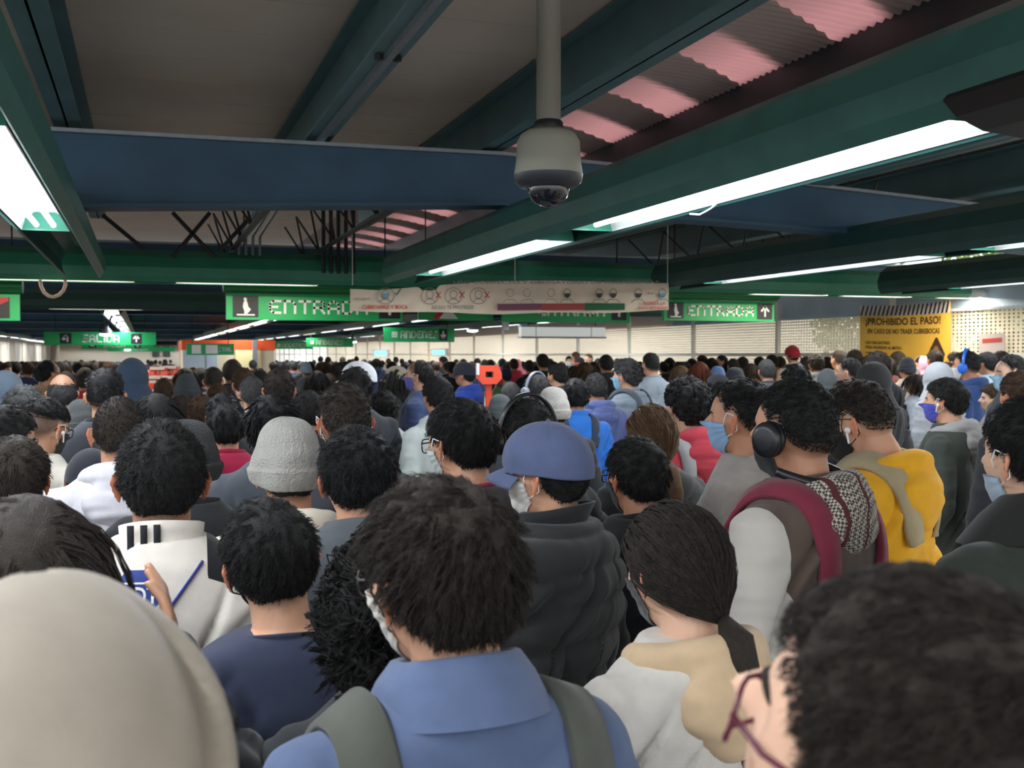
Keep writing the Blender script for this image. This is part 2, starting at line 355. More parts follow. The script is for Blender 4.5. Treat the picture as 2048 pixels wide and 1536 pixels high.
duct('cross_duct', -8, 18.6, 17.8, CH+.70, 'x', 'second green cross duct, dark, above the exit signs', DKGREEN)
for x0, x1, yy, Y, lb in ((-120, 268, 556, 11.4, 'warm tube lamp under the cross duct at the left frame edge'), (352, 634, 563, 11.4, 'warm tube lamp under the cross duct above the left entrance sign'),
    (1508, 1655, 577, 11.4, 'short warm lamp left of the yellow poster, first of three'), (1690, 1822, 581, 11.4, 'short warm lamp above the yellow poster'), (1885, 2000, 585, 11.4, 'short warm lamp right of the yellow poster'),
    (97, 285, 622, 18.6, 'warm tube lamp on the second cross duct, above the exit signs')):
    a, c = atY(x0, yy, Y)[0], atY(x1, yy, Y)[0]; lamp(a, Y, ZC+.004, c-a, 'x', lb, warm=True, power=LAMP_W*.8, light=True, grp='cross duct lamps')
a = atY(1895, 545, 12.3); tag(MB().tube([atX(1868, 546, 8.6), atX(2060, 530, 8.6)], .018, 8).build('bare_tube', TUBE), 'bare lit tube high at the right frame edge', 'lamp')
# black plate standing in for shade inside the duct's unlit near end
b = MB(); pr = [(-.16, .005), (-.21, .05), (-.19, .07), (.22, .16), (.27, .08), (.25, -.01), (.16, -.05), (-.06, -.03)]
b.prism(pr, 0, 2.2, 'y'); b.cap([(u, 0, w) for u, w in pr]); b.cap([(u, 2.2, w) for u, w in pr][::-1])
o = b.build('duct_shade_plate', BLACK); o.location = (2.44, .48, ZL-.005); tag(o, 'black plate standing in for shade in the long lamp duct at the right', 'shade plate')
# loose wire under the long lamp
p0 = at(1375, 425, 4.9); tag(MB().tube([atX(1380, 428, 2.56), atX(1400, 429, 2.55), atX(1420, 418, 2.56), atX(1437, 404, 2.57)], .0045, 6).build('loose_wire', WHITE, None, True), 'loose white wire hanging from the edge of the long lamp', 'wire')
# looped hose under the cross duct
q = [atY(x, y, 11.1) for x, y in ((80, 560), (82, 572), (88, 585), (97, 592), (107, 594), (118, 590), (127, 581), (131, 570), (130, 560))]
tag(MB().tube(q, .016, 10).build('hose', mat('cream_hose', lin(226, 200, 176), .6), None, True), 'cream hose hanging in a loop under the cross duct at left', 'hose')
# ------------------------------------------------------------------ dome camera
def revolve(prof, sides=40):
    a = np.arange(sides)/sides*6.28319; V = np.concatenate([np.stack([r*np.cos(a), r*np.sin(a), np.full(sides, z)], 1) for r, z in prof]); n = len(prof)
    i, j = np.meshgrid(np.arange(n-1), np.arange(sides), indexing='ij')
    return V, np.stack([i*sides+j, i*sides+(j+1) % sides, (i+1)*sides+(j+1) % sides, (i+1)*sides+j], -1).reshape(-1, 4)
pc = at(1097, 330, 3.25); s_ = 3.25/FPX
r = tag(empty('dome_camera', tuple(pc)), 'grey ceiling dome camera hanging from a thick pole above the crowd', 'camera')
GREY = mat('camera_grey_plastic', lin(150, 148, 136), .5); DGREY = mat('camera_dark_rim', lin(48, 52, 60), .4)
b = MB(); b.add(*revolve([(.0001, 52*s_), (26*s_, 52*s_), (40*s_, 70*s_), (55*s_, 60*s_), (63*s_, 45*s_), (65*s_, 5*s_), (68*s_, -12*s_), (69*s_, -20*s_)])); b.build('housing', GREY, r, True)
b = MB(); b.add(*revolve([(69*s_, -20*s_), (67*s_, -34*s_), (56*s_, -44*s_), (43*s_, -47*s_), (.0001, -46*s_)])); b.build('rim', DGREY, r, True)
b = MB(); b.add(*revolve([(42*s_*math.cos(t), -46*s_-38*s_*math.sin(t)) for t in np.linspace(0, 1.5707, 12)])); b.build('dome', mat('smoked_dome', lin(26, 30, 38), .04, spec=.9), r, True)
b = MB(); b.add(*revolve([(27*s_, 64*s_), (29*s_, 72*s_), (29*s_, 84*s_), (25*s_, 88*s_)])); b.build('clamp', BLACK, r, True)
b = MB(); b.add(*revolve([(24.5*s_, 60*s_), (24.5*s_, 3.195-pc[2])], 28)); b.build('pole', mat('pole_paint', lin(126, 120, 110), .6), r, True)
# ------------------------------------------------------------------ signs
GL = {'E': [[(.85, 1), (.25, 1), (0, .75), (0, .25), (.25, 0), (.85, 0)], [(0, .5), (.6, .5)]], 'N': [[(0, 0), (0, 1)], [(0, 1), (.6, 1), (.85, .75), (.85, 0)]], 'T': [[(0, 1), (.9, 1)], [(.45, 1), (.45, 0)]],
 'R': [[(0, 0), (0, 1), (.62, 1), (.85, .85), (.85, .62), (.62, .46), (0, .46)], [(.5, .46), (.85, 0)]], 'A': [[(0, 0), (0, .75), (.25, 1), (.6, 1), (.85, .75), (.85, 0)], [(0, .4), (.85, .4)]],
 'D': [[(0, 0), (0, 1), (.55, 1), (.85, .7), (.85, .3), (.55, 0), (0, 0)]], 'S': [[(.85, 1), (.2, 1), (0, .85), (0, .65), (.2, .5), (.65, .5), (.85, .35), (.85, .15), (.65, 0), (0, 0)]],
 'L': [[(0, 1), (0, 0), (.8, 0)]], 'I': [[(.05, 1), (.05, 0)]]}
def strokes(mb, segs, x, z, sx, sz, w, y=0, m=0):
    for pl in segs:
        for (a, c) in zip(pl[:-1], pl[1:]):
            p, q = np.array([x+a[0]*sx, z+a[1]*sz]), np.array([x+c[0]*sx, z+c[1]*sz]); d = q-p; L = np.linalg.norm(d)+1e-9; d = d/L; nn = np.array([-d[1], d[0]])*w/2; p = p-d*w*.45; q = q+d*w*.45
            V = [(u[0], yy, u[1]) for yy in (y-.004, y) for u in (p-nn, q-nn, q+nn, p+nn)]
            mb.add(V, np.array([[0, 1, 2, 3], [7, 6, 5, 4], [0, 4, 5, 1], [1, 5, 6, 2], [2, 6, 7, 3], [3, 7, 4, 0]]), m)
def word(mb, s, x0, x1, z0, h, y, w=None):
    n = len(s); adv = {c: (.25 if c == 'I' else 1.0) for c in GL}; tot = sum(adv[c] for c in s)+.22*(n-1); u = (x1-x0)/tot; x = x0
    for c in s: strokes(mb, GL[c], x, z0, u*.98, h, w or h*.2, y); x += (adv[c]+.22)*u
ARROW = [[(.5, .1), (.5, .85)], [(.15, .55), (.5, .92), (.85, .55)]]
UTURN = [[(.75, .1), (.75, .7), (.6, .9), (.4, .9), (.25, .7), (.25, .3)], [(.05, .45), (.25, .2), (.45, .45)]]
DOWN = [[(.5, .9), (.5, .15)], [(.15, .45), (.5, .08), (.85, .45)]]
TRAIN = [[(0, .75), (1, .75)], [(0, .5), (1, .5)], [(0, .25), (1, .25)]]
def figure(mb, x, z, sx, sz, y):
    """standing figure pictogram on a plinth"""
    P = [(.42, .97), (.52, .97), (.58, .9), (.56, .8), (.62, .62), (.64, .45), (.78, .3), (.66, .12), (.60, .10), (.62, .04), (.42, .04), (.45, .15), (.40, .32), (.36, .45), (.40, .7), (.44, .8), (.40, .88)]
    V = [(x+a*sx, y-.004, z+c*sz) for a, c in P]; mb.cap(V); V = [(x+.05*sx, y-.004, z-.06*sz), (x+.98*sx, y-.004, z-.06*sz), (x+.98*sx, y-.004, z+.02*sz), (x+.05*sx, y-.004, z+.02*sz)]; mb.cap(V)
def signbox(x0, x1, y0, y1, Y):
    xm, ym = (x0+x1)/2, (y0+y1)/2
    return atY(x0, ym, Y)[0], atY(x1, ym, Y)[0], atY(xm, y1, Y)[2], atY(xm, y0, Y)[2]
def sign(px, Y, label, txt, items=(), housing=True, tx=(.24, .8), th=(.28, .72), panel=SIGNG, dim=False, hang=True, grp=None):
    X0, X1, Z0, Z1 = signbox(*px, Y); W_, H = X1-X0, Z1-Z0
    r = tag(empty('hanging_sign', ((X0+X1)/2, Y, Z0)), label, 'sign', grp); o = -W_/2
    MB().box((0, 0, H/2), (W_, .06, H)).build('panel', panel, r); y = -.031
    if txt:
        b = MB(); word(b, txt, o+tx[0]*W_, o+tx[1]*W_, th[0]*H, (th[1]-th[0])*H, y); b.build('lettering', SIGNW, r)
    for kind, a, c in items:
        w = (c-a)*W_
        if kind != 'train': MB().box((o+(a+c)/2*W_, y-.001, H*.5), (w, .004, H*.8)).build('pictogram_square', SIGNB, r)
        b = MB()
        if kind == 'figure': figure(b, o+a*W_+.12*w, H*.2, w*.75, H*.65, y-.004); nm = 'pictogram'
        else:
            S = {'up': ARROW, 'uturn': UTURN, 'down': DOWN, 'train': TRAIN}[kind]; strokes(b, S, o+a*W_+.18*w, H*.22, w*.64, H*.56, H*.10, y-.005); nm = 'arrow' if kind != 'train' else 'pictogram'
        b.build(nm, SIGNW, r)
    if housing:
        pr = [(.11*math.cos(t)-.01, H+.085+.075*math.sin(t)) for t in np.linspace(0, 6.28319, 17)[:-1]]
        MB().prism(pr, -W_/2-.03, W_/2+.03, 'x').cap([(-W_/2-.03, u, z) for u, z in pr]).cap([(W_/2+.03, u, z) for u, z in pr][::-1]).build('lamp_housing', mat('sign_housing_green', lin(20, 120, 62), .35), r, True)
    if hang:
        for s in (-.4, .4): MB().tube([(s*W_, .0, H), (s*W_, .0, max(H+.2, (2.88 if Y > 19.5 else 3.5)-Z0))], .009, 6).build('hanger', BLACK, r)
    return r
EG = 'green hanging direction signs'
sign((452, 804, 589, 641, ), 12.2, 'green entrance sign left of the banner, its last letter hidden behind the banner', 'ENTRADA', (('figure', .035, .175), ('up', .86, .985)), grp=EG)
sign((1004, 1258, 592, 645), 12.6, 'green entrance sign mostly hidden behind the banner', 'ENTRADA', (('up', .85, .97),), tx=(.27, .80), grp=EG)
sign((1326, 1546, 602, 642), 12.2, 'green entrance sign right of the banner, fully readable', 'ENTRADA', (('figure', .03, .17), ('up', .84, .98)), tx=(.21, .81), grp=EG)
r = sign((-110, 40, 588, 641), 12.2, 'green sign with red and black symbol cut by left frame edge', '', (), grp=EG)
MB().box((.12, -.033, .13), (.26, .006, .21)).build('pictogram_square', SIGNB, r)
MB().cap([(.0, -.038, .235), (.24, -.038, .235), (.24, -.038, .20), (.1, -.038, .13), (.0, -.038, .10)]).build('pictogram', REDM, r)
r = sign((836, 985, 592, 641), 12.9, 'green sign with red and white symbol just below the banner', '', (), grp=EG)
MB().cap([(-.22, -.036, .02), (-.10, -.036, .16), (.02, -.036, .02)]).build('pictogram', SIGNW, r); MB().cap([(-.30, -.034, .01), (-.16, -.034, .2), (-.05, -.034, .2), (-.22, -.034, .01)]).build('pictogram', REDM, r)
sign((88, 312, 664, 690), 30, 'green exit sign with turn arrow above the crowd at far left, the nearer one', 'SALIDA', (('uturn', .14, .24), ('up', .77, .87)), tx=(.34, .67), th=(.25, .75), hang=True, housing=False, grp=EG)
sign((163, 308, 683, 698), 44, 'smaller far exit sign just below the nearer exit sign', 'SALIDA', (('uturn', .1, .2), ('up', .72, .82)), tx=(.3, .6), housing=False, grp=EG)
sign((215, 350, 694, 703), 60, 'tiny farthest green sign at the end of the left hall', 'SALIDA', (), tx=(.3, .6), housing=False, grp=EG)
sign((767, 908, 655, 684), 26, 'green platform sign with down arrow, the largest of the three platform signs', 'ANDENES', (('train', .10, .2), ('down', .78, .90)), tx=(.24, .76), th=(.3, .72), housing=False, grp=EG)
sign((612, 706, 676, 694), 38, 'dim green platform sign in the middle of the three', 'ANDENES', (('train', .08, .17),), tx=(.22, .78), housing=False, grp=EG)
sign((541, 625, 683, 698), 46, 'small bright green platform sign beside the orange kiosk', 'ANDENES', (('train', .14, .24),), tx=(.28, .85), housing=False, grp=EG)
# ------------------------------------------------------------------ long hygiene banner in front of the signs
def on_banner(px, py): return atY(px, py, 10.4)
r = tag(empty('banner', tuple(on_banner(1020, 625))), 'long cream hygiene banner hung across in front of the entrance signs, its top edge sagging', 'banner'); ro = np.array(r.location)
top = [(700, 578), (760, 580), (835, 574), (842, 581), (872, 580), (880, 570), (960, 564), (1060, 561), (1160, 562), (1240, 565), (1338, 566)]
xs = np.linspace(700, 1338, 90); zt = np.interp(xs, [p[0] for p in top], [p[1] for p in top]); zb = 621+6*np.sin((xs-700)/638*math.pi)+1.5*np.sin(xs/37)
V = []
for k in range(7):
    t = k/6; P = np.array([on_banner(x, a*(1-t)+c*t) for x, a, c in zip(xs, zt, zb)]); P[:, 1] += .02*np.sin(xs/23+t*2)*(1-.3*t)+.012*np.sin(xs/9+t*4); V.append(P-ro)
V = np.concatenate(V); V = np.concatenate([V, V+np.array([0, .004, 0])]); i, j = np.meshgrid(np.arange(6), np.arange(89), indexing='ij'); F = np.stack([i*90+j, (i+1)*90+j, (i+1)*90+j+1, i*90+j+1], -1).reshape(-1, 4)
me = mkmesh('sheet', V, [F, F[:, ::-1]+630]); link('sheet', me, mat('cream_banner', lin(222, 206, 182), .75, noise=.06, nscale=4), r)
PXM = 10.4/.95/FPX                                         # metres per photo pixel near the banner
def b_text(s, px, py, h, m, wmax=None, par=r, fn=on_banner, dy=-.035):
    V, F = text_mesh(s, 1.0); V[:, :2] -= V[:, :2].min(0); w, hh = V[:, 0].max(), V[:, 1].max(); k = h/hh
    kx = (wmax/w) if wmax else k
    P = np.array([fn(px+x*kx, py-y*k) for x, y, z in V])-np.array(par.location); P[:, 1] += dy
    return link('lettering', mkmesh('t', P, F, smooth=False), m, par)
RED2 = mat('print_red', lin(206, 70, 52), .7); INK = mat('print_dark', lin(70, 66, 66), .7); PURP = mat('print_purple', lin(112, 66, 84), .7); GRN2 = mat('print_green', lin(22, 92, 54), .7); BLU2 = mat('print_blue', lin(110, 160, 180), .7); PRG = mat('print_grey', lin(150, 140, 132), .7)
b_text('CUBRE NARIZ Y BOCA', 722, 618, 8, RED2, 92); b_text('ASI NO TE PROTEGES', 861, 618, 7, PRG, 84); b_text('LAVADO DE MANOS', 706, 600, 4, PRG, 34)
b_text('USO CORRECTO Y OBLIGATORIO DE CUBREBOCAS', 905, 568, 6, PRG, 410); b_text('RESPETA LA', 1284, 610, 6, RED2, 44); b_text('SANA DISTANCIA', 1274, 619, 6, RED2, 60); b_text('1.5 m', 1290, 589, 5, INK, 14)
def b_poly(pts, m, name='print', dy=-.034): 
    P = np.array([on_banner(x, y) for x, y in pts])-ro; P[:, 1] += dy; return link(name, mkmesh('p', P, np.array([list(range(len(pts)))]), smooth=False), m, r)
def b_line(pts, m, w=1.2, name='print'):
    P = np.array([on_banner(x, y) for x, y in pts])-ro; P[:, 1] -= .034; return MB().tube(P, w*PXM/2, 4).build(name, m, r)
for x0, x1, m in ((993, 1081, PURP), (1081, 1167, mat('print_brick', lin(150, 62, 60), .7)), (1168, 1247, GRN2)):
    b_poly([(x0, 608+(x0-993)*-.01), (x1, 607), (x1, 620), (x0, 621)], m, 'printed_bar')
for x, cr in ((770, 0), (858, 1), (905, 1), (955, 1)):
    b_line([(x+17*math.cos(t), 592+16*math.sin(t)) for t in np.linspace(0, 6.2832, 25)], PRG, 1.2, 'printed_circle')
    b_line([(x+7*math.cos(t), 589+8*math.sin(t)) for t in np.linspace(0, 6.2832, 17)], PRG, 1.2, 'printed_head'); b_line([(x-11, 604), (x-5, 598), (x+5, 598), (x+11, 604)], PRG, 1.2, 'printed_shoulders')
    if cr:
        b_line([(x+12, 584), (x+22, 596)], RED2, 1.6, 'printed_cross'); b_line([(x+22, 584), (x+12, 596)], RED2, 1.6, 'printed_cross')
    else:
        b_poly([(x-6, 587), (x+7, 587), (x+6, 596), (x, 599), (x-5, 596)], BLU2, 'printed_mask'); b_line([(x+18, 586), (x+22, 590), (x+30, 578)], GRN2, 1.8, 'printed_tick')
for x, mk in ((1018, None), (1052, None), (1100, None), (1132, INK), (1196, INK), (1224, INK), (1274, INK), (1322, BLU2)):
    b_line([(x+7*math.cos(t), 586+8*math.sin(t)) for t in np.linspace(0, 6.2832, 17)], INK if mk else PRG, 1.0, 'printed_head'); b_line([(x-14, 606), (x-7, 599), (x+7, 599), (x+14, 606)], INK if mk else PRG, 1.0, 'printed_shoulders')
    if mk: b_poly([(x-6, 587), (x+6, 587), (x+5, 594), (x, 597), (x-5, 594)], mk, 'printed_mask')
for k, px in enumerate((705, 1030, 1335)): MB().tube([on_banner(px, 570)-ro, np.array([on_banner(px, 570)[0], 10.4, 3.5])-ro], .004, 5).build('cord', WHITE, r)
# ------------------------------------------------------------------ fence on the right with what is behind and on it
XF = 10.0
lat = mat('fence_lattice', lin(240, 230, 212), .6); nt = lat.node_tree; p = nt.nodes['Principled BSDF']; out = nt.nodes['Material Output']
tc = nt.nodes.new('ShaderNodeTexCoord'); sp = nt.nodes.new('ShaderNodeSeparateXYZ'); nt.links.new(tc.outputs['Object'], sp.inputs[0])
def bars(sock, per, duty):
    a = nt.nodes.new('ShaderNodeMath'); a.operation = 'DIVIDE'; a.inputs[1].default_value = per; nt.links.new(sock, a.inputs[0])
    f = nt.nodes.new('ShaderNodeMath'); f.operation = 'FRACT'; nt.links.new(a.outputs[0], f.inputs[0])
    g = nt.nodes.new('ShaderNodeMath'); g.operation = 'LESS_THAN'; g.inputs[1].default_value = duty; nt.links.new(f.outputs[0], g.inputs[0]); return g.outputs[0]
mxx = nt.nodes.new('ShaderNodeMath'); mxx.operation = 'MAXIMUM'; nt.links.new(bars(sp.outputs['Z'], .046, .44), mxx.inputs[0]); nt.links.new(bars(sp.outputs['Y'], .075, .34), mxx.inputs[1])
trn = nt.nodes.new('ShaderNodeBsdfTransparent'); ms = nt.nodes.new('ShaderNodeMixShader'); nt.links.new(mxx.outputs[0], ms.inputs[0]); nt.links.new(trn.outputs[0], ms.inputs[1]); tl = nt.nodes.new('ShaderNodeBsdfTranslucent'); tl.inputs[0].default_value = (*lin(240, 228, 208), 1); m2 = nt.nodes.new('ShaderNodeMixShader'); m2.inputs[0].default_value = .5; nt.links.new(p.outputs[0], m2.inputs[1]); nt.links.new(tl.outputs[0], m2.inputs[2]); nt.links.new(m2.outputs[0], ms.inputs[2]); nt.links.new(ms.outputs[0], out.inputs[0])
fr = tag(empty('lattice_fence', (XF, 4, 0)), 'cream steel lattice fence along the right side of the hall', 'fence')
posts = [15.9-2.95*4+2.95*k for k in range(31)]
FP = mat('fence_paint', lin(232, 228, 218), .5)
for a, c in zip(posts[:-1], posts[1:]):
    V = [(0, a-4, .05), (0, c-4, .05), (0, c-4, 2.34), (0, a-4, 2.34)]; V += [(x+.02, y, z) for x, y, z in V]
    MB().add(V, np.array([[0, 1, 2, 3], [7, 6, 5, 4]])).build('panel', lat, fr)
for y in posts: MB().box((-.03, y-4, 1.30), (.06, .07, 2.6)).build('post', FP, fr)
MB().box((-.05, posts[0]/2+posts[-1]/2-4, CH-.01), (.05, posts[-1]-posts[0], .055)).build('rail', FP, fr)
slab('wall_right', 15, 15.2, -10, 96, -.2, 2.62, mat('beige_outer_wall', lin(236, 222, 200), .85, noise=.08, nscale=2))
slab('wall_left', -6.3, -6.2, 13, 92, 0, 2.5, mat('beige_wall_panel', lin(226, 212, 192), .7, noise=.12, nscale=.8))
for k in range(20): tag(MB().box((-6.17, 20+k*3.4, 1.25), (.05, .5 if k % 3 else 1.1, 2.4)).build('wall_pilaster', mat('pale_pilaster', lin(226, 222, 216), .6)), 'pale upright strip on the left wall, %s from the near end' % (ORD+['nineteenth', 'twentieth'])[k], 'pilaster', 'upright strips on the left wall')
slab('wall_back', -6.3, 10.3, 92, 92.3, 0, 2.86, mat('cream_far_wall', lin(240, 230, 212), .7))
for k, px in enumerate((312, 333)):
    a = atY(px, 708, 91.8); struct(MB().box((a[0], 91.9, 1.95), (.55, .1, .8)).box((a[0], 91.86, 1.95), (.4, .06, .65)).build('window_%d' % (k+1), mat('dark_window', lin(70, 72, 66), .2)))
# blue-grey eaves above the fence
struct(MB().box((XF+.15, 8, 2.56), (.1, 24, .48)).box((XF+.08, 8, 2.32), (.24, 24, .03)).build('trim_8', mat('eaves_blue', lin(176, 194, 208), .6, noise=.1, nscale=2)))
slab('trim_9', XF+.1, XF+.2, 20, 92, 2.33, 2.95, mat('eaves_grey', lin(190, 184, 174), .7))
# trees beyond the fence
def tree(x, y, h, w, seed, label):
    r = tag(empty('tree', (x, y, -.16)), label, 'tree', 'trees beyond the fence')
    MB().tube([(0, 0, 0), (.05, .02, h*.5), (-.05, .05, h*.8)], np.array([.13, .10, .04]), 10).build('trunk', mat('bark', lin(84, 66, 52), .9), r, True)
    g = np.random.default_rng(seed); n = 2600; c = g.normal(size=(n, 3)); c /= np.linalg.norm(c, axis=1)[:, None]; c *= (g.random((n, 1))**.4)*np.array([w, w, h*.32]); c[:, 2] += h*.72
    A = g.normal(size=(n, 3)); A /= np.linalg.norm(A, axis=1)[:, None]; Bv = np.cross(A, g.normal(size=(n, 3))); Bv /= np.linalg.norm(Bv, axis=1)[:, None]; s = .05+.05*g.random((n, 1))
    V = np.stack([c-A*s, c+Bv*s*.5, c+A*s, c-Bv*s*.5], 1).reshape(-1, 3); o = link('foliage', mkmesh('leaves', V, np.arange(4*n).reshape(-1, 4), smooth=False), mat('leaf_green', lin(128, 150, 70), .6, noise=.4, nscale=3), r); o['kind'] = 'stuff'
for k, (x, y, h, w, lb) in enumerate(((12.6, 17.0, 3.6, 1.1, 'leafy tree beyond the fence, left of the yellow poster'), (12.4, 10.4, 3.5, 1.2, 'leafy tree beyond the fence, right of the yellow poster'), (12.6, 13.6, 3.9, 1.2, 'leafy tree beyond the fence, behind the yellow poster'))): tree(x, y, h, w, k+5, lb)
# yellow poster on the fence
def on_post(px, py): q = atX(px, py, XF-.10); return q
corners = {'tl': (1720, 611), 'tr': (1900, 601), 'bl': (1719, 745), 'br': (1900, 758)}
def pp(u, v): 
    t = np.array(corners['tl'])*(1-u)+np.array(corners['tr'])*u+np.array([0, 4*math.sin(u*math.pi)])*(1-v); bt = np.array(corners['bl'])*(1-u)+np.array(corners['br'])*u
    q = t*(1-v)+bt*v; return atX(q[0], q[1], XF-.10)
r = tag(empty('poster', tuple(pp(.5, 1))), 'big yellow warning poster with black and white striped top on the lattice fence', 'poster'); ro = np.array(r.location)
def pgrid(u0, u1, v0, v1, nu, nv, off):
    V = np.array([pp(u, v) for v in np.linspace(v0, v1, nv) for u in np.linspace(u0, u1, nu)])-ro; V[:, 0] -= off
    i, j = np.meshgrid(np.arange(nv-1), np.arange(nu-1), indexing='ij'); return V, np.stack([i*nu+j, i*nu+j+1, (i+1)*nu+j+1, (i+1)*nu+j], -1).reshape(-1, 4)
V, F = pgrid(0, 1, 0, 1, 20, 10, 0); V = np.concatenate([V, V+np.array([.01, 0, 0])]); link('sheet', mkmesh('s', V, [F, F[:, ::-1]+200]), mat('poster_yellow', lin(240, 192, 74), .6, noise=.05, nscale=3), r)
link('striped_band', mkmesh('s', *pgrid(0, 1, 0, .155, 20, 3, .004)), mat('poster_grey', lin(222, 212, 202), .7), r)
for k in range(21):
    u = .008+k*.0472; q = [(u+.03, 0.002), (u+.05, 0.002), (u+.022, .15), (u, .15)]; q = [(min(max(a, 0), 1), c) for a, c in q]
    link('stripe', mkmesh('s', np.array([pp(a, c) for a, c in q])-ro-np.array([.008, 0, 0]), np.array([[0, 1, 2, 3]])), SIGNB, r)
def p_text(s, u0, u1, v0, v1):
    V, F = text_mesh(s, 1.0); V[:, :2] -= V[:, :2].min(0); V[:, 0] /= V[:, 0].max(); V[:, 1] /= V[:, 1].max()
    P = np.array([pp(u0+x*(u1-u0), v1+(v0-v1)*y) for x, y, z in V])-ro; P[:, 0] -= .008; link('lettering', mkmesh('t', P, F, smooth=False), mat('poster_ink', lin(62, 40, 30), .7), r)
p_text('\u00a1PROHIBIDO EL PASO!', .07, .90, .185, .315); p_text('EN CASO DE NO TRAER CUBREBOCAS', .09, .89, .345, .415)
p_text('USO OBLIGATORIO', .07, .34, .525, .57); p_text('PARA INGRESAR AL METRO', .07, .47, .595, .64); p_text('CUMPLE CON LA NORMA', .07, .31, .685, .71); p_text('MANTENTE A SALVO Y USA TU CUBREBOCAS', .07, .56, .735, .765)
def tri(s): return [(.855, .46+.0*s), (.755, .72), (.95, .72)]
link('warning_triangle', mkmesh('s', np.array([pp(a, c) for a, c in ((.845, .47), (.865, .47), (.95, .685), (.94, .715), (.77, .715), (.76, .685))])-ro-np.array([.008, 0, 0]), np.array([[0, 1, 2, 3, 4, 5]])), mat('poster_ink', (0, 0, 0)), r)
link('virus_symbol', mkmesh('s', np.array([pp(.855+.035*math.cos(t)*(1 if k % 2 else .65), .625+.055*math.sin(t)*(1 if k % 2 else .65)) for k, t in enumerate(np.linspace(0, 6.2832, 25)[:-1])])-ro-np.array([.012, 0, 0]), np.array([list(range(24))])), mat('poster_ochre', lin(150, 108, 40), .7), r)
r = tag(empty('notice_board', tuple(atX(1983, 706, XF-.08))), 'pale grey notice with a red heading on the fence at the right edge', 'notice'); ro = np.array(r.location)
for nm, q, m, o in (('sheet', [(1957, 668), (2009, 666), (2009, 716), (1957, 716)], mat('notice_grey', lin(190, 180, 176), .7), 0), ('heading', [(1965, 678), (2004, 675), (2004, 684), (1965, 686)], mat('notice_red', lin(176, 66, 58), .7), .004)):
    V = np.array([atX(x, y, XF-.08) for x, y in q])-ro-np.array([o, 0, 0]); V = np.concatenate([V, V+np.array([.006, 0, 0])]); link(nm, mkmesh('q', V, np.array([[0, 1, 2, 3], [7, 6, 5, 4], [0, 4, 5, 1], [1, 5, 6, 2], [2, 6, 7, 3], [3, 7, 4, 0]]), smooth=False), m, r)
# two blue screens on the fence, a blank light box, flood lamps
for x0, x1, y0, y1, lb in ((745, 776, 699, 714, 'small blue wall screen above the crowd, the farther of two'), (861, 893, 697, 712, 'small blue wall screen above the crowd, the nearer of two')):
    r = tag(empty('wall_screen', tuple(atX((x0+x1)/2, (y0+y1)/2, XF-.12))), lb, 'screen'); ro = np.array(r.location)
    V = np.array([atX(x, y, XF-.14) for x, y in ((x0, y0), (x1, y0), (x1, y1), (x0, y1))])-ro; V2 = V+np.array([.06, 0, 0]); f = np.array([[0, 1, 2, 3], [7, 6, 5, 4], [0, 4, 5, 1], [1, 5, 6, 2], [2, 6, 7, 3], [3, 7, 4, 0]])
    link('frame', mkmesh('f', np.concatenate([V, V2]), f, smooth=False), WHITE, r)
    V = np.array([atX(x, y, XF-.15) for x, y in ((x0+4, y0+3), (x1-4, y0+3), (x1-4, y1-3), (x0+4, y1-3))])-ro; link('display', mkmesh('d', np.concatenate([V, V+np.array([.008, 0, 0])]), f, smooth=False), mat('lit_cyan_display', (.1, .5, .8), emit=1.6, ecol=(.16, .58, .85)), r)
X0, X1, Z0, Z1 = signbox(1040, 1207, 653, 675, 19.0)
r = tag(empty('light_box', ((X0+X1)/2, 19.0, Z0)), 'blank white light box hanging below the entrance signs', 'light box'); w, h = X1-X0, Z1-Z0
MB().box((0, 0, h/2), (w, .16, h)).build('panel', mat('light_box_glow_acrylic', lin(226, 228, 224), .35, emit=.28, ecol=(.9, .93, .9)), r)  # faint glow set into the unlit panel for lamp light falling on it
for z in (0, h): MB().box((0, -.005, z), (w+.03, .19, .03)).build('frame', STEEL, r)
for s in (-.33, .33): MB().box((s*w, -.085, h/2), (.012, .006, h)).build('seam', STEEL, r)
for s in (-.4, .4): MB().tube([(s*w, 0, h), (s*w, 0, 3.5-Z0)], .01, 6).build('hanger', BLACK, r)
for x, y, Y, lb in ((945, 664, 30, 'round bright flood lamp right of the platform signs'), (705, 686, 42, 'round bright flood lamp between two platform signs'), (213, 672, 27, 'bright oval flood lamp in front of the exit sign'), (240, 690, 42, 'small bright flood lamp below the exit sign'), (255, 701, 60, 'tiny farthest flood lamp below the exit signs')):
    q = atY(x, y, Y); r = tag(empty('flood_lamp', tuple(q)), lb, 'lamp', 'round flood lamps')
    V, F = revolve([(.0001, .0), (.12, .01), (.15, .03), (.15, .06)], 20); link('lens', mkmesh('l', V, F), mat('lit_flood', (1, 1, 1), emit=22, ecol=(.95, .97, 1)), r)
    V, F = revolve([(.16, .05), (.15, .09), (.05, .2), (.02, 2.86-q[2])], 20); link('shade', mkmesh('l', V, F), STEEL, r)
r = tag(MB().box((0, 0, .5), (.12, .12, 1.0)).build('ceiling_post', WHITE), 'pale square post hanging from the ceiling left of the light box', 'post'); q = atY(1011, 660, 22); r.location = (q[0], 22, q[2])
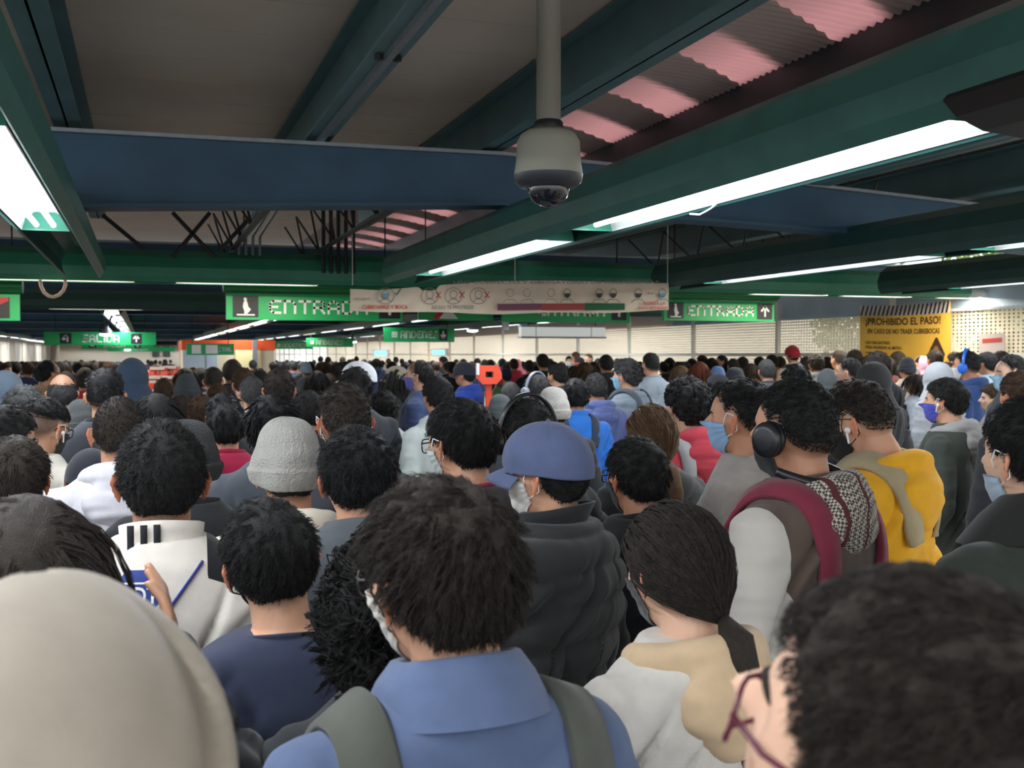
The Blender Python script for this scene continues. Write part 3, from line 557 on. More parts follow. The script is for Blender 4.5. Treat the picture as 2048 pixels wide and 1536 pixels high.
# ------------------------------------------------------------------ kiosk with orange fascia
KY = 30
def kx(px): return atY(px, 700, KY)[0]
def kz(py): return atY(450, py, KY)[2]
r = tag(empty('kiosk', (kx(458), KY, 0)), 'ticket kiosk with orange fascia and pale blue door in the middle distance', 'kiosk'); o = np.array(r.location)
ORG = mat('orange_fascia', lin(226, 84, 30), .5); zt = kz(680); zm = kz(700)
MB().box((0, 1.6, zm/2), (kx(545)-kx(362), 3.2, zm)).build('wall', mat('kiosk_cream', lin(214, 200, 170), .6), r)
MB().box((0, 1.6, (zt+zm)/2), (kx(547)-kx(360), 3.26, zt-zm)).build('fascia', ORG, r)
MB().box((kx(400)-o[0], -.03, zm/2), (kx(440)-kx(372), .06, zm)).build('door', mat('kiosk_door_blue', lin(178, 190, 204), .5), r)
MB().box((kx(412)-o[0], -.065, zm*.72), (.02, .02, zm*.5)).build('door_seam', STEEL, r)
MB().box((kx(496)-o[0], -.03, zm*.55), (kx(524)-kx(472), .05, zm*.9)).build('window', mat('kiosk_glass', lin(232, 214, 160), .3), r)
MB().box((kx(508)-o[0], -.25, zt*.5), (.12, .12, zt)).build('column', STEEL, r)
sg = signbox(373, 468, 687, 710, 28.5); r = tag(empty('hanging_sign', ((sg[0]+sg[1])/2, 28.5, sg[2])), 'green sign with two white papers taped on it in front of the kiosk', 'sign', EG); w, h = sg[1]-sg[0], sg[3]-sg[2]
MB().box((0, 0, h/2), (w, .05, h)).build('panel', SIGNG, r)
for a, c in ((.11, .30), (.40, .65)): MB().box((-w/2+(a+c)/2*w, -.035, h*.5), ((c-a)*w, .006, h*.74)).build('paper', WHITE, r)
b = MB(); word(b, 'STRIL', -w/2+.68*w, w/2-.04*w, h*.35, h*.3, -.03); b.build('lettering', SIGNW, r)
for s in (-.38, .38): MB().tube([(s*w, 0, h), (s*w, 0, 2.88-sg[2])], .01, 6).build('hanger', BLACK, r)
# ------------------------------------------------------------------ orange plastic barriers
ORP = mat('orange_plastic', lin(240, 78, 44), .4)
def barrier(x, y, z, rz, w, h, d, label, base=True):
    r = tag(empty('plastic_barrier', (x, y, z), rz), label, 'barrier', 'orange plastic barriers')
    b = MB(); t = w/2
    for (xa, xb, za, zb) in ((-t, -t*.36, 0, h), (t*.36, t, 0, h), (-t*.36, t*.36, 0, h*.42), (-t*.36, t*.36, h*.74, h)):
        q = lambda xx, zz: xx*(1-.22*zz/h)
        V = [(q(X, Z), Yy*(1-.3*Z/h), Z) for Z in (za, zb) for X in (xa, xb) for Yy in (-d/2, d/2)]; b.add(V, np.array([[0, 1, 3, 2], [4, 6, 7, 5], [0, 4, 5, 1], [2, 3, 7, 6], [0, 2, 6, 4], [1, 5, 7, 3]]))
    b.build('shell', ORP, r)
    MB().box((0, -d*.36, h*.94), (w*.7, d*.3, .05)).build('reflective_strip', WHITE, r)
    return r
q = at(978, 768, 9.5); r = tag(empty('plastic_barrier', tuple(q), R(-12)), 'orange barrier lifted above the heads, with a square hole', 'barrier', 'orange plastic barriers')
O_ = [(-.062, .0), (.062, .0), (.108, .05), (.104, .10), (.078, .16), (-.078, .16), (-.104, .10), (-.108, .05)]; I_ = [(-.034, .058), (.034, .058), (.034, .075), (.034, .095), (.034, .108), (-.034, .108), (-.034, .095), (-.034, .075)]
V = [(x, y, z) for y in (-.06, .06) for P_ in (O_, I_) for x, z in P_]; F = []
for k in range(8):
    n = (k+1) % 8; F += [[k, n, 8+n, 8+k], [16+n, 16+k, 24+k, 24+n], [n, k, 16+k, 16+n], [8+k, 8+n, 24+n, 24+k]]
MB().add(np.array(V), np.array(F)).build('shell', ORP, r); MB().box((-.10, -.02, .13), (.02, .12, .10)).build('reflective_strip', WHITE, r); MB().box((0, .03, -.46), (.05, .05, .94)).build('pole', ORP, r)
n_ = 0
for x, y, w in ((305, 752, 44), (340, 752, 46), (318, 735, 40), (345, 733, 34), (300, 742, 30), (575, 735, 42)):
    D = [18.2, 18.5, 19.1, 19.3, 19.9, 24][n_]; q = at(x, y+6, D); m_ = D/FPX
    zz = q[2]-.16
    barrier(q[0], q[1], zz, R(-6*n_), w*m_, 22*m_*1.1, .30, ['orange barrier at front left of the stack by the kiosk', 'orange barrier at front right of the stack with white strip', 'orange barrier on top of the stack at left', 'orange barrier on top of the stack nearest the kiosk', 'orange barrier at far left of the stack', 'orange barrier right of the kiosk, beyond the short haired man'][n_]); n_ += 1
    k = 0
    while zz > .02 and k < 3:
        h_ = min(zz, .52); zz -= h_; k += 1; barrier(q[0], q[1], zz, R(-6*n_), w*m_*1.02, h_, .32, 'orange barrier lower in the stack under the %s top one' % ORD[n_-1] if k == 1 else 'orange barrier at the bottom of the %s stack, level %s' % (ORD[n_-1], ORD[k-1]))
# ------------------------------------------------------------------ people: anatomy (canonical figure, 1.70 m, facing +Y)
HC = np.array([0, 0.012, 1.585])
BUMPS = [((0, -.8, .45), .006, .5), ((0, .85, .5), .004, .4), ((.8, .55, .1), -.005, .3), ((-.8, .55, .1), -.005, .3),
 ((.33, .92, .03), -.011, .17), ((-.33, .92, .03), -.011, .17), ((.3, .93, .2), .004, .15), ((-.3, .93, .2), .004, .15),
 ((.6, .75, -.15), .005, .25), ((-.6, .75, -.15), .005, .25), ((0, .95, -.45), .007, .2), ((0, .93, -.49), -.006, .06),
 ((0, .78, -.72), .012, .22), ((0, -.75, -.66), -.016, .35), ((.75, -.1, -.66), -.006, .3), ((-.75, -.1, -.66), -.006, .3)]
def head_r(n):
    x, y, z = n[:, 0], n[:, 1], n[:, 2]
    a = .0765*(1-.20*sm(-z/.9)); b = np.where(y > 0, .098, .101); c = np.where(z > 0, .113, .118)
    r = 1/np.sqrt((x/a)**2+(y/b)**2+(z/c)**2)
    for d, h, w in BUMPS:
        d = np.array(d); d = d/np.linalg.norm(d); r = r+h*np.exp(-((n-d)**2).sum(1)/w**2)
    f = y > 0
    r = r+f*.023*np.exp(-(x/.10)**2-((z+.13)/.11)**2)+f*.014*np.exp(-(x/.085)**2-((z-.0)/.13)**2)
    return r
def sph(nl, nt, zmin=-1.0):
    """directions on a lat/long grid, rows from the top pole down to z=zmin"""
    t = np.linspace(0.02, math.acos(zmin), nl); p = np.arange(nt)/nt*2*math.pi
    T, Pp = np.meshgrid(t, p, indexing='ij')
    n = np.stack([np.sin(T)*np.sin(Pp), -np.sin(T)*np.cos(Pp), np.cos(T)], -1).reshape(-1, 3)
    i, j = np.meshgrid(np.arange(nl-1), np.arange(nt), indexing='ij')
    F = np.stack([i*nt+j, (i+1)*nt+j, (i+1)*nt+(j+1) % nt, i*nt+(j+1) % nt], -1).reshape(-1, 4)
    return n, F, np.array([list(range(nt))])
def closed_dome(n, F, top, r, nt, base=True):
    V = n*r[:, None]; L = len(V)
    FF = [F, top[:, ::-1]]
    if base: FF.append(np.array([list(range(L-nt, L))]))
    return V, FF
def capsule(p0, p1, r0, r1, sides=14):
    p0, p1 = np.asarray(p0, float), np.asarray(p1, float); d = p1-p0; d /= np.linalg.norm(d)
    pts, rr = [], []
    for a in (80, 55, 25): pts.append(p0-d*r0*math.sin(R(a))); rr.append(r0*math.cos(R(a)))
    pts += [p0, (p0+p1)/2, p1]; rr += [r0, (r0+r1)/2, r1]
    for a in (25, 55, 80): pts.append(p1+d*r1*math.sin(R(a))); rr.append(r1*math.cos(R(a)))
    return tube(pts, np.array(rr), sides)
TORSO = [(.84, .155, .10, -.01), (.92, .17, .115, -.01), (1.02, .155, .11, 0), (1.12, .158, .112, 0), (1.24, .178, .122, .0), (1.33, .19, .115, -.01),
         (1.385, .172, .10, -.015), (1.415, .135, .085, -.02), (1.44, .095, .072, -.02), (1.465, .07, .064, -.015)]
def loft(rings, sides=32, e=2.4):
    a = np.arange(sides)/sides*2*math.pi; V = []
    ca, sa = np.cos(a), np.sin(a); sx = np.sign(ca)*np.abs(ca)**(2/e); sy = np.sign(sa)*np.abs(sa)**(2/e)
    for z, hx, hy, yc in rings: V.append(np.stack([sx*hx, sy*hy+yc, np.full(sides, z)], 1))
    n = len(rings); V = np.concatenate(V)
    i, j = np.meshgrid(np.arange(n-1), np.arange(sides), indexing='ij')
    F = np.stack([i*sides+j, i*sides+(j+1) % sides, (i+1)*sides+(j+1) % sides, (i+1)*sides+j], -1).reshape(-1, 4)
    return V, [F, np.array([list(range(sides))[::-1], [(n-1)*sides+k for k in range(sides)]])]
def ARM(s, up=0):
    if up and s > 0: return ((.183, -.01, 1.355), (.285, .08, 1.20), (.185, .12, 1.43))
    return ((s*.183, -.01, 1.355), (s*.232, -.03, 1.08), (s*.215, .07, .86))
def body_raw(up=0):
    b = MB()
    n, F, top = sph(72, 96, -.995); b.add(*[x if k else x+HC for k, x in enumerate(closed_dome(n, F, top, head_r(n), 96))])
    for s in (-1, 1):                                   # ears
        n, F, top = sph(22, 28, -.999); P = n*np.array([.0065, .0185, .032])
        z = n[:, 2]; P[:, 1] *= (.80+.28*z); P[:, 0] += .006*np.abs(n[:, 1])**2
        inner = (n[:, 0] > .2); P[:, 0] -= inner*.006*np.exp(-((n[:, 1]-.1)/.5)**2-((z+.05)/.5)**2)
        P[:, 1] -= .006*z
        ang = R(32); x, y = P[:, 0].copy(), P[:, 1].copy()
        P[:, 0] = x*math.cos(ang)-(y-.016)*math.sin(ang); P[:, 1] = x*math.sin(ang)+(y-.016)*math.cos(ang)
        P[:, 0] *= s; P += HC+np.array([s*.0745, .008, -.012])
        b.add(P, [F, top, np.array([list(range(len(P)-28, len(P)))])])
        sh, el, wr = ARM(s, up); q = -1 if up and s > 0 else 1
        b.add(*capsule(sh, el, .054, .042)); b.add(*capsule(el, wr, .043, .029))
        hc = np.array(wr)+np.array([0, .02*q, -.045*q])      # hand: palm, four fingers, thumb
        n, F, top = sph(12, 16, -.99); b.add(n*np.array([.016, .042, .052])+hc, [F, top])
        for k, (yo, ln) in enumerate(((.03, .066), (.011, .074), (-.009, .068), (-.027, .054))):
            p0 = hc+np.array([0, yo, -.042*q]); p1 = p0+np.array([-s*.008, .002, -ln*.5*q]); p2 = p1+np.array([-s*.02, .002, -ln*.45*q])
            b.add(*capsule(p0, p1, .0088, .0082, 8)); b.add(*capsule(p1, p2, .0082, .007, 8))
        t0 = hc+np.array([0, .036*q, .012*q]); t1 = t0+np.array([-s*.008, .03*q, -.03*q]); t2 = t1+np.array([-s*.01, .008*q, -.03*q])
        b.add(*capsule(t0, t1, .0115, .0095, 8)); b.add(*capsule(t1, t2, .0095, .008, 8))
        b.add(*capsule((s*.09, 0, .86), (s*.095, .01, .48), .085, .055)); b.add(*capsule((s*.095, .01, .48), (s*.1, -.02, .09), .055, .037))
        b.add(*capsule((s*.1, -.025, .045), (s*.115, .13, .03), .036, .028))
    b.add(*tube([(0, -.03, 1.38), (0, -.024, 1.44), (0, -.014, 1.5), (0, -.004, 1.55)], np.array([.062, .057, .055, .056]), 20))
    b.add(*loft(TORSO))
    return np.concatenate(b.V), b.F
_bv, _bf = body_raw(1); _up = remesh(_bv, _bf, .0042, 4, .12)
_bv, _bf = body_raw()
BODY = {'up': _up, 0: remesh(_bv, _bf, .0042, 4, .12), 1: remesh(_bv, _bf, .0065, 3, .16), 2: remesh(_bv, _bf, .012, 2, .10)}
def hairline(n):
    """>0 inside the hair region, in units of direction z"""
    th = np.arctan2(np.abs(n[:, 0]), -n[:, 1])
    lb = np.interp(th, [0, .6, 1.08, 1.33, 1.5, 1.64, 1.82, 1.93, 2.06, 2.3, 2.6, 3.15], [-.73, -.71, -.55, -.30, .10, .20, .16, .0, .26, .44, .50, .54])
    return n[:, 2]-lb
def pose(V, ps):
    """turn the head (yaw, pitch, roll in degrees) with a soft neck"""
    yw, pt, rl = ps
    if not (yw or pt or rl): return V
    w = sm((V[:, 2]-1.40)/.12)*sm((.30-np.abs(V[:, 0]))/.1); P = V.copy(); pv = np.array([0, -.012, 1.47]); Q = P-pv
    for ang, (i, j) in ((pt, (2, 1)), (rl, (0, 2)), (yw, (0, 1))):
        a = np.radians(ang)*w; c, s = np.cos(a), np.sin(a); x, y = Q[:, i].copy(), Q[:, j].copy()
        Q[:, i] = x*c-y*s; Q[:, j] = x*s+y*c
    return Q+pv
# skin with a scalp/stubble mask and ears tinted red for light shining through
def skin_mat(k, stub):
    nm = 'skin_%d_%d' % (k, int(stub*100))
    if nm in MATS: return MATS[nm]
    base = [lin(196, 142, 112), lin(210, 160, 130), lin(168, 116, 88), lin(222, 178, 152)][k]
    m = mat(nm, base, rough=.5, spec=.4); nt = m.node_tree; p = nt.nodes['Principled BSDF']
    p.inputs['Subsurface Weight'].default_value = .12; p.inputs['Subsurface Scale'].default_value = .02; p.inputs['Subsurface Radius'].default_value = (1, .35, .2)
    def attr(a): q = nt.nodes.new('ShaderNodeAttribute'); q.attribute_name = a; return q
    def mix(f, A, Bc):
        x = nt.nodes.new('ShaderNodeMix'); x.data_type = 'RGBA'; nt.links.new(f, x.inputs[0])
        if isinstance(A, tuple): x.inputs[6].default_value = (*A, 1)
        else: nt.links.new(A, x.inputs[6])
        x.inputs[7].default_value = (*Bc, 1); return x.outputs[2]
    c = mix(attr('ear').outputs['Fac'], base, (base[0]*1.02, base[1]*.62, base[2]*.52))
    tc = nt.nodes.new('ShaderNodeTexCoord'); no = nt.nodes.new('ShaderNodeTexNoise'); no.inputs['Scale'].default_value = 420; no.inputs['Detail'].default_value = 2
    nt.links.new(tc.outputs['Object'], no.inputs['Vector'])
    ad = nt.nodes.new('ShaderNodeMath'); ad.operation = 'MULTIPLY_ADD'; ad.inputs[1].default_value = .9; ad.inputs[2].default_value = stub-.45
    nt.links.new(no.outputs['Fac'], ad.inputs[0]); ad.use_clamp = True
    mu = nt.nodes.new('ShaderNodeMath'); mu.operation = 'MULTIPLY'; nt.links.new(ad.outputs[0], mu.inputs[0]); nt.links.new(attr('scalp').outputs['Fac'], mu.inputs[1])
    c = mix(mu.outputs[0], c, (.026, .019, .015)); nt.links.new(c, p.inputs['Base Color'])
    return m
MESH = {}
def get(key, fn, ps=(0, 0, 0)):
    k = (key, ps)
    if k not in MESH:
        r = fn(); V, F = r[0], r[1]; mi = r[2] if len(r) > 2 else None
        MESH[k] = mkmesh(str(key[0]), pose(np.asarray(V, float), ps), F, mi)
    return MESH[k]
def body_mesh(lod, ps, fade=0):
    k = ('body', lod, ps, fade)
    if k not in MESH:
        V, F = BODY[lod]; me = mkmesh('body', pose(V, ps), F)
        d = V-HC; rr = np.linalg.norm(d, axis=1)+1e-9; n = d/rr[:, None]
        h = hairline(n); near = (rr < .14)
        if fade: w = sm((h-.0)/.42)*.92+.08*(h > 0)
        else: w = sm((h+.02)/.14)
        sc = w*near*(np.abs(V[:, 0]) < .0815)
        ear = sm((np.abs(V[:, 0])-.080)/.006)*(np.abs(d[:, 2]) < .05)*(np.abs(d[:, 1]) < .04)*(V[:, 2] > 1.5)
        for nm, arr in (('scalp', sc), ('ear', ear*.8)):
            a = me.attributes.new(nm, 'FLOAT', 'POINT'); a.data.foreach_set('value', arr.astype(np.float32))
        MESH[k] = me
    return MESH[k]
# ------------------------------------------------------------------ hair
#        top   side  len   lift noise clump curl  grav comb            region  strand radius
HS = {
 'crop':  (.014, .008, .016, .40, .5, .2, 0, .0, (0, .2, 0), 0, .0007),
 'short': (.023, .0105, .028, .20, .4, .34, 0, .1, (-.4, .4, 0), 0, .0006),
 'tous':  (.030, .015, .040, .26, .5, .42, .2, .12, (-.2, .2, 0), 0, .00065),
 'spiky': (.020, .010, .030, .5, .55, .5, 0, .0, (0, .4, .2), 0, .0010),
 'fade':  (.020, .0022, .024, .26, .4, .4, 0, .05, (-.5, .4, 0), 1, .0007),
 'undercut': (.020, .003, .024, .26, .4, .4, 0, .05, (-.5, .4, 0), 5, .0007),
 'slick': (.020, .010, .050, .10, .22, .7, 0, .1, (.4, -.6, 0), 0, .0008),
 'wet':   (.021, .011, .036, .20, .5, .72, .05, .1, (.5, -.3, 0), 0, .0008),
 'curly': (.036, .026, .050, .7, .9, .6, 1.0, .0, (0, 0, 0), 0, .0011),
 'under': (.006, .007, .012, .2, .4, .3, 0, .1, (0, 0, 0), 0, .0007),
 'bald':  (.0, .009, .016, .35, .5, .3, 0, .1, (0, 0, 0), 2, .0007),
 'reced': (.010, .009, .022, .2, .4, .4, 0, .1, (0, -.4, 0), 4, .0007),
 'thin':  (.006, .008, .022, .25, .4, .4, 0, .1, (0, -.5, 0), 0, .0007),
 'buzz':  (.0025, .001, .004, .8, .5, .0, 0, .0, (0, 0, 0), 0, .0006),
 'long':  (.022, .020, .42, .12, .25, .6, .05, .5, (0, -.2, 0), 0, .0009),
 'bob':   (.024, .022, .24, .15, .3, .6, .05, .5, (0, -.1, 0), 0, .0010),
 'tied':  (.020, .019, .15, .05, .15, .5, 0, .0, (0, 0, 0), 3, .0009),
 'longcurl': (.05, .045, .36, .4, .6, .75, 1.2, .35, (0, 0, 0), 0, .0011)}
TIE = np.array([0, -.105, 1.505])
CROWN = np.array([.12, -.62, .78]); CROWN /= np.linalg.norm(CROWN)
def region(n, rg):
    h = hairline(n)
    if rg == 1: h = h-.17-.10*sm(-n[:, 1])+.03*wave(n, 3, 9, 1)
    if rg == 5: h = np.minimum(h, n[:, 2]-(.40-.12*sm(-n[:, 1])+.04*wave(n, 3, 9, 1)))
    if rg == 2: h = np.minimum(h, .58-n[:, 2]+.1*np.abs(n[:, 0])-.35*sm(n[:, 1]*1.5))
    if rg == 4: h = np.minimum(h, .22-n[:, 1]+.12*(n[:, 2] < .2))
    return h
def hair_t(n, top, side):
    return side+(top-side)*(sm((n[:, 2]-.40)/.4) if side == .0022 else sm((n[:, 2]+.05)/.65))
def hair_geo(style, seed, N=3500, K=4, rmul=1.0):
    top, side, L, lift, noi, clump, curl, grav, comb, rg, rad = HS[style]
    r = np.random.default_rng(seed); b = MB(); nt = 96
    n, F, tp = sph(56, nt, -.84)
    h = region(n, rg); S = sm((h+.03)/(.34 if rg in (1, 5) else .15)); soft = .4 if L > .1 else 1.0; t = hair_t(n, top, side)
    lump = wave(n, seed, 11, 3)*.22+wave(n, seed+1, 34, 2, (1, 1, .6))*.14
    if style in ('tous', 'curly', 'longcurl'): lump *= 1.6
    off = t*.66*(1+lump*soft)*S-.008*(1-S)
    V, FF = closed_dome(n, F, tp, head_r(n)+off, nt); b.add(V+HC, FF)
    # strands
    G = max(60, N//9); m = 0; dirs = []
    while m < N+G:
        q = r.normal(size=(4*N, 3)); q /= np.linalg.norm(q, axis=1)[:, None]
        q = q[region(q, rg) > .01]; dirs.append(q); m += len(q)
    q = np.concatenate(dirs)[:N+G]; gd, hd = q[:G], q[G:]
    def surf(d, f): return HC+d*(head_r(d)+hair_t(d, top, side)*f)[:, None]
    P = surf(gd, .45); path = [P]; cw = CROWN
    th = gd@cw; T = -(cw-gd*th[:, None]); T /= np.linalg.norm(T, axis=1)[:, None]+1e-6
    sw = np.cross(gd, T); T = T+sw*(.5*np.exp(-((1-th)/.15)))[:, None]+np.asarray(comb)*sm((gd[:, 2]+.1)/.6)[:, None]
    if style in ('long', 'bob', 'longcurl'): T = T+np.stack([np.sign(gd[:, 0])*.5*sm(gd[:, 2]), -.25*sm(gd[:, 2])+0*th, 0*th], 1)
    T = T-gd*(T*gd).sum(1)[:, None]; T /= np.linalg.norm(T, axis=1)[:, None]+1e-6
    T = T+(noi*.6+.9*np.exp(-((1-th)/.06)))[:, None]*r.normal(size=T.shape); T = T-gd*(T*gd).sum(1)[:, None]; T /= np.linalg.norm(T, axis=1)[:, None]+1e-6
    lf = lift*(.6+.8*r.random(G))*((.35+.65*sm(region(gd, rg)/.5)) if L < .1 else 1.0); D = T*np.cos(lf)[:, None]+gd*np.sin(lf)[:, None]
    hg = region(gd, rg); Lg = L*(.7+.55*r.random(G))*((.22+.78*sm(hg/.6)) if L < .1 else 1.0)*((.08+.92*(hair_t(gd, top, side)/top)**1.5) if rg == 1 else 1.0)
    if np.ndim(Lg) == 0: Lg = np.full(G, Lg)
    sub = 3; st = (Lg/(K*sub))[:, None]; ph = r.random(G)*6.28; Q = P.copy()
    for s in range(K*sub):
        if rg == 3:
            D = TIE-Q; dl = np.linalg.norm(D, axis=1)[:, None]; D = D/(dl+1e-6); stp = np.minimum(st*1.6, dl*.5)
        else:
            D = D+np.array([0, 0, -1])*grav*.35
            if curl: a = ph+s*1.15; D = D+curl*.75*np.stack([np.cos(a), np.sin(a*1.3), np.sin(a)], 1)
            D = D/(np.linalg.norm(D, axis=1)[:, None]+1e-6); stp = st
        Q = Q+D*stp
        d = Q-HC; rr = np.linalg.norm(d, axis=1)+1e-9; u = d/rr[:, None]
        lo = head_r(u)+hair_t(u, top, side)*(.55 if rg != 3 else .9); lo = np.where(u[:, 2] < -.72, 0, lo)
        k = rr < lo; Q[k] = HC+u[k]*lo[k][:, None]
        if L > .1 and rg != 3:
            z = Q[:, 2]; ax = np.array([0, -.01]); e = Q[:, :2]-ax; er = np.linalg.norm(e, axis=1)+1e-9
            lim = np.where(z < 1.5, .078, 0)+.05*sm((1.46-z)/.06); kk = er < lim
            Q[kk, :2] = ax+e[kk]/er[kk][:, None]*lim[kk][:, None]
            sh = (z < 1.46); Q[sh & (Q[:, 1] < .03), 1] = np.minimum(Q[sh & (Q[:, 1] < .03), 1], -.09-.07*sm((1.46-z[sh & (Q[:, 1] < .03)])/.14))
        if s % sub == sub-1: path.append(Q.copy())
    GP = np.stack(path, 1)                                   # G,K+1,3
    ix = np.argmax(hd@gd.T, axis=1) if N*G < 1e6 else np.concatenate([np.argmax(c@gd.T, axis=1) for c in np.array_split(hd, 40)])
    r0 = surf(hd, .5); tt = np.linspace(0, 1, K+1)
    SP = GP[ix]+(r0-GP[ix, 0])[:, None]*(1-clump*tt**.8)[None, :, None]
    SP[:, 1:] += r.normal(size=SP[:, 1:].shape)*(.0016+.03*min(L, .06)*noi)*tt[None, 1:, None]
    d = SP-HC; rr = np.linalg.norm(d, axis=2)+1e-9; u = (d/rr[..., None]).reshape(-1, 3)
    lo = (head_r(u)+.002).reshape(rr.shape); lo = np.where(u[:, 2].reshape(rr.shape) < -.72, 0, lo); k = rr < lo
    SP[k] = HC+(d[k]/rr[k][:, None])*lo[k][:, None]
    TT = np.gradient(SP, axis=1); TT /= np.linalg.norm(TT, axis=2)[..., None]+1e-9
    ref = r.normal(size=(N, 1, 3)); A = np.cross(TT, ref); A /= np.linalg.norm(A, axis=2)[..., None]+1e-9; Bn = np.cross(TT, A)
    rd = (rad*rmul*(1-.75*tt**1.5))[None, :, None]
    ring = [SP+(math.cos(a)*A+math.sin(a)*Bn)*rd for a in (0, 2.094, 4.189)]
    V = np.stack(ring, 2).reshape(-1, 3)
    base = np.arange(N)[:, None, None]*(K+1)*3+np.arange(K)[None, :, None]*3; j = np.arange(3)[None, None, :]; jn = (j+1) % 3
    F = np.stack([base+j, base+jn, base+3+jn, base+3+j], -1).reshape(-1, 4)
    b.add(V, F)
    if style == 'tied':                                       # bunch below the tie
        pts = [TIE, TIE+(0, -.03, -.03), TIE+(.01, -.04, -.1), TIE+(.02, -.035, -.19), TIE+(.02, -.03, -.26)]
        V, F = tube(pts, np.array([.014, .028, .03, .024, .006]), 16); V = V+.004*wave(V, seed, 120, 2)[:, None]*normals(V, F); b.add(V, F)
    for s in (-1, 1):                                         # eyebrows
        x = np.linspace(.014, .05, 6)*s; dd = np.stack([x/.098, np.full(6, .93), .20+.02*np.sin(np.linspace(.3, 3, 6))], 1); dd /= np.linalg.norm(dd, axis=1)[:, None]
        b.add(*tube(HC+dd*(head_r(dd)+.0005)[:, None], np.array([.002, .0034, .0034, .003, .0025, .001]), 6))
    return np.concatenate(b.V), b.F
def hair_mat(name, col, rough=.58):
    return mat('hair_'+name, col, rough=rough, spec=.26, noise=.25, nscale=90, bump=.6, bscale=420)
HAIR = {'black': hair_mat('black', (.016, .0155, .0155)), 'dark': hair_mat('dark_brown', (.030, .023, .018)), 'brown': hair_mat('brown', (.060, .034, .020)),
        'red': hair_mat('auburn', (.115, .03, .015)), 'grey': hair_mat('greying', (.055, .055, .056)), 'light': hair_mat('light_brown', (.15, .085, .045)),
        'wet': hair_mat('wet_black', (.010, .0105, .012), .3)}
# ------------------------------------------------------------------ things worn on the head
def shell(n, F, tp, nt, r0, th, edge=True):
    """thick shell over the head: outer r0, inner r0-th, rim closed"""
    Vo = n*r0[:, None]; Vi = n*(r0-th)[:, None]; L = len(n)
    rim = np.array([[L-nt+j, 2*L-nt+j, 2*L-nt+(j+1) % nt, L-nt+(j+1) % nt] for j in range(nt)])
    return np.concatenate([Vo, Vi])+HC, [F, tp[:, ::-1], F[:, ::-1]+L, tp+L, rim]
def cap_geo():
    nt = 72; n, F, tp = sph(30, nt, .10); n = n.copy()
    n[:, 2] -= .12*sm(-n[:, 1])*(1-n[:, 2]); n /= np.linalg.norm(n, axis=1)[:, None]
    th = np.arctan2(n[:, 0], -n[:, 1]); seam = .0018*np.abs(np.sin(3*th))**.25
    r = head_r(n)*(1-.0*n[:, 2])+.018+seam+.008*sm(n[:, 2])+.010*sm(n[:, 1]*1.4)*sm(n[:, 2]*1.6)
    V, FF = shell(n, F, tp, nt, r, .003); b = MB(); b.add(V, FF)
    q, QF, qt = sph(8, 12, -.9); b.add(q*.007+HC+np.array([0, -.0, head_r(np.array([[0, 0, 1.]]))[0]+.026]), [QF, qt])
    return np.concatenate(b.V), b.F
def brim_geo(back=False):
    nu, nv = 17, 9; u = np.linspace(-1, 1, nu); v = np.linspace(0, 1, nv); V = []
    for k, dz in ((0, .0015), (1, -.0015)):
        for vv in v:
            a = u*R(62); rad = .106+.068*vv*np.cos(u*1.25)**.7
            V.append(np.stack([np.sin(a)*rad*.82, np.cos(a)*rad+.008, HC[2]+.022-.05*vv**1.3*.55-.022*np.abs(u)**2+dz], 1))
    V = np.concatenate(V); L = nu*nv
    i, j = np.meshgrid(np.arange(nv-1), np.arange(nu-1), indexing='ij'); F = np.stack([i*nu+j, i*nu+j+1, (i+1)*nu+j+1, (i+1)*nu+j], -1).reshape(-1, 4)
    ed = [k for k in range(nu)]+[(k+1)*nu-1 for k in range(1, nv)]+[L-1-k for k in range(1, nu)]+[(nv-1-k)*nu for k in range(1, nv-1)]
    E = np.array([[ed[k], ed[(k+1) % len(ed)], ed[(k+1) % len(ed)]+L, ed[k]+L] for k in range(len(ed))])
    return V, [F, F[:, ::-1]+L, E]
def beanie_geo(low=-.36):
    nt = 96; n, F, tp = sph(44, nt, low); n = n.copy(); n[:, 2] += .32*sm((n[:, 1]+.2)/1.0)*(1-sm((n[:, 2]+.1)/.8)); n /= np.linalg.norm(n, axis=1)[:, None]
    th = np.arctan2(n[:, 0], -n[:, 1]); z = n[:, 2]; cuff = sm((.12-z+.3*sm(n[:, 1]))/.05)
    r = head_r(n)+.016+.007*cuff+.0012*np.sin(th*60)*1.0+.012*sm((z-.6)/.4)+.004*wave(n, 5, 6, 2)
    return shell(n, F, tp, nt, r, .004)
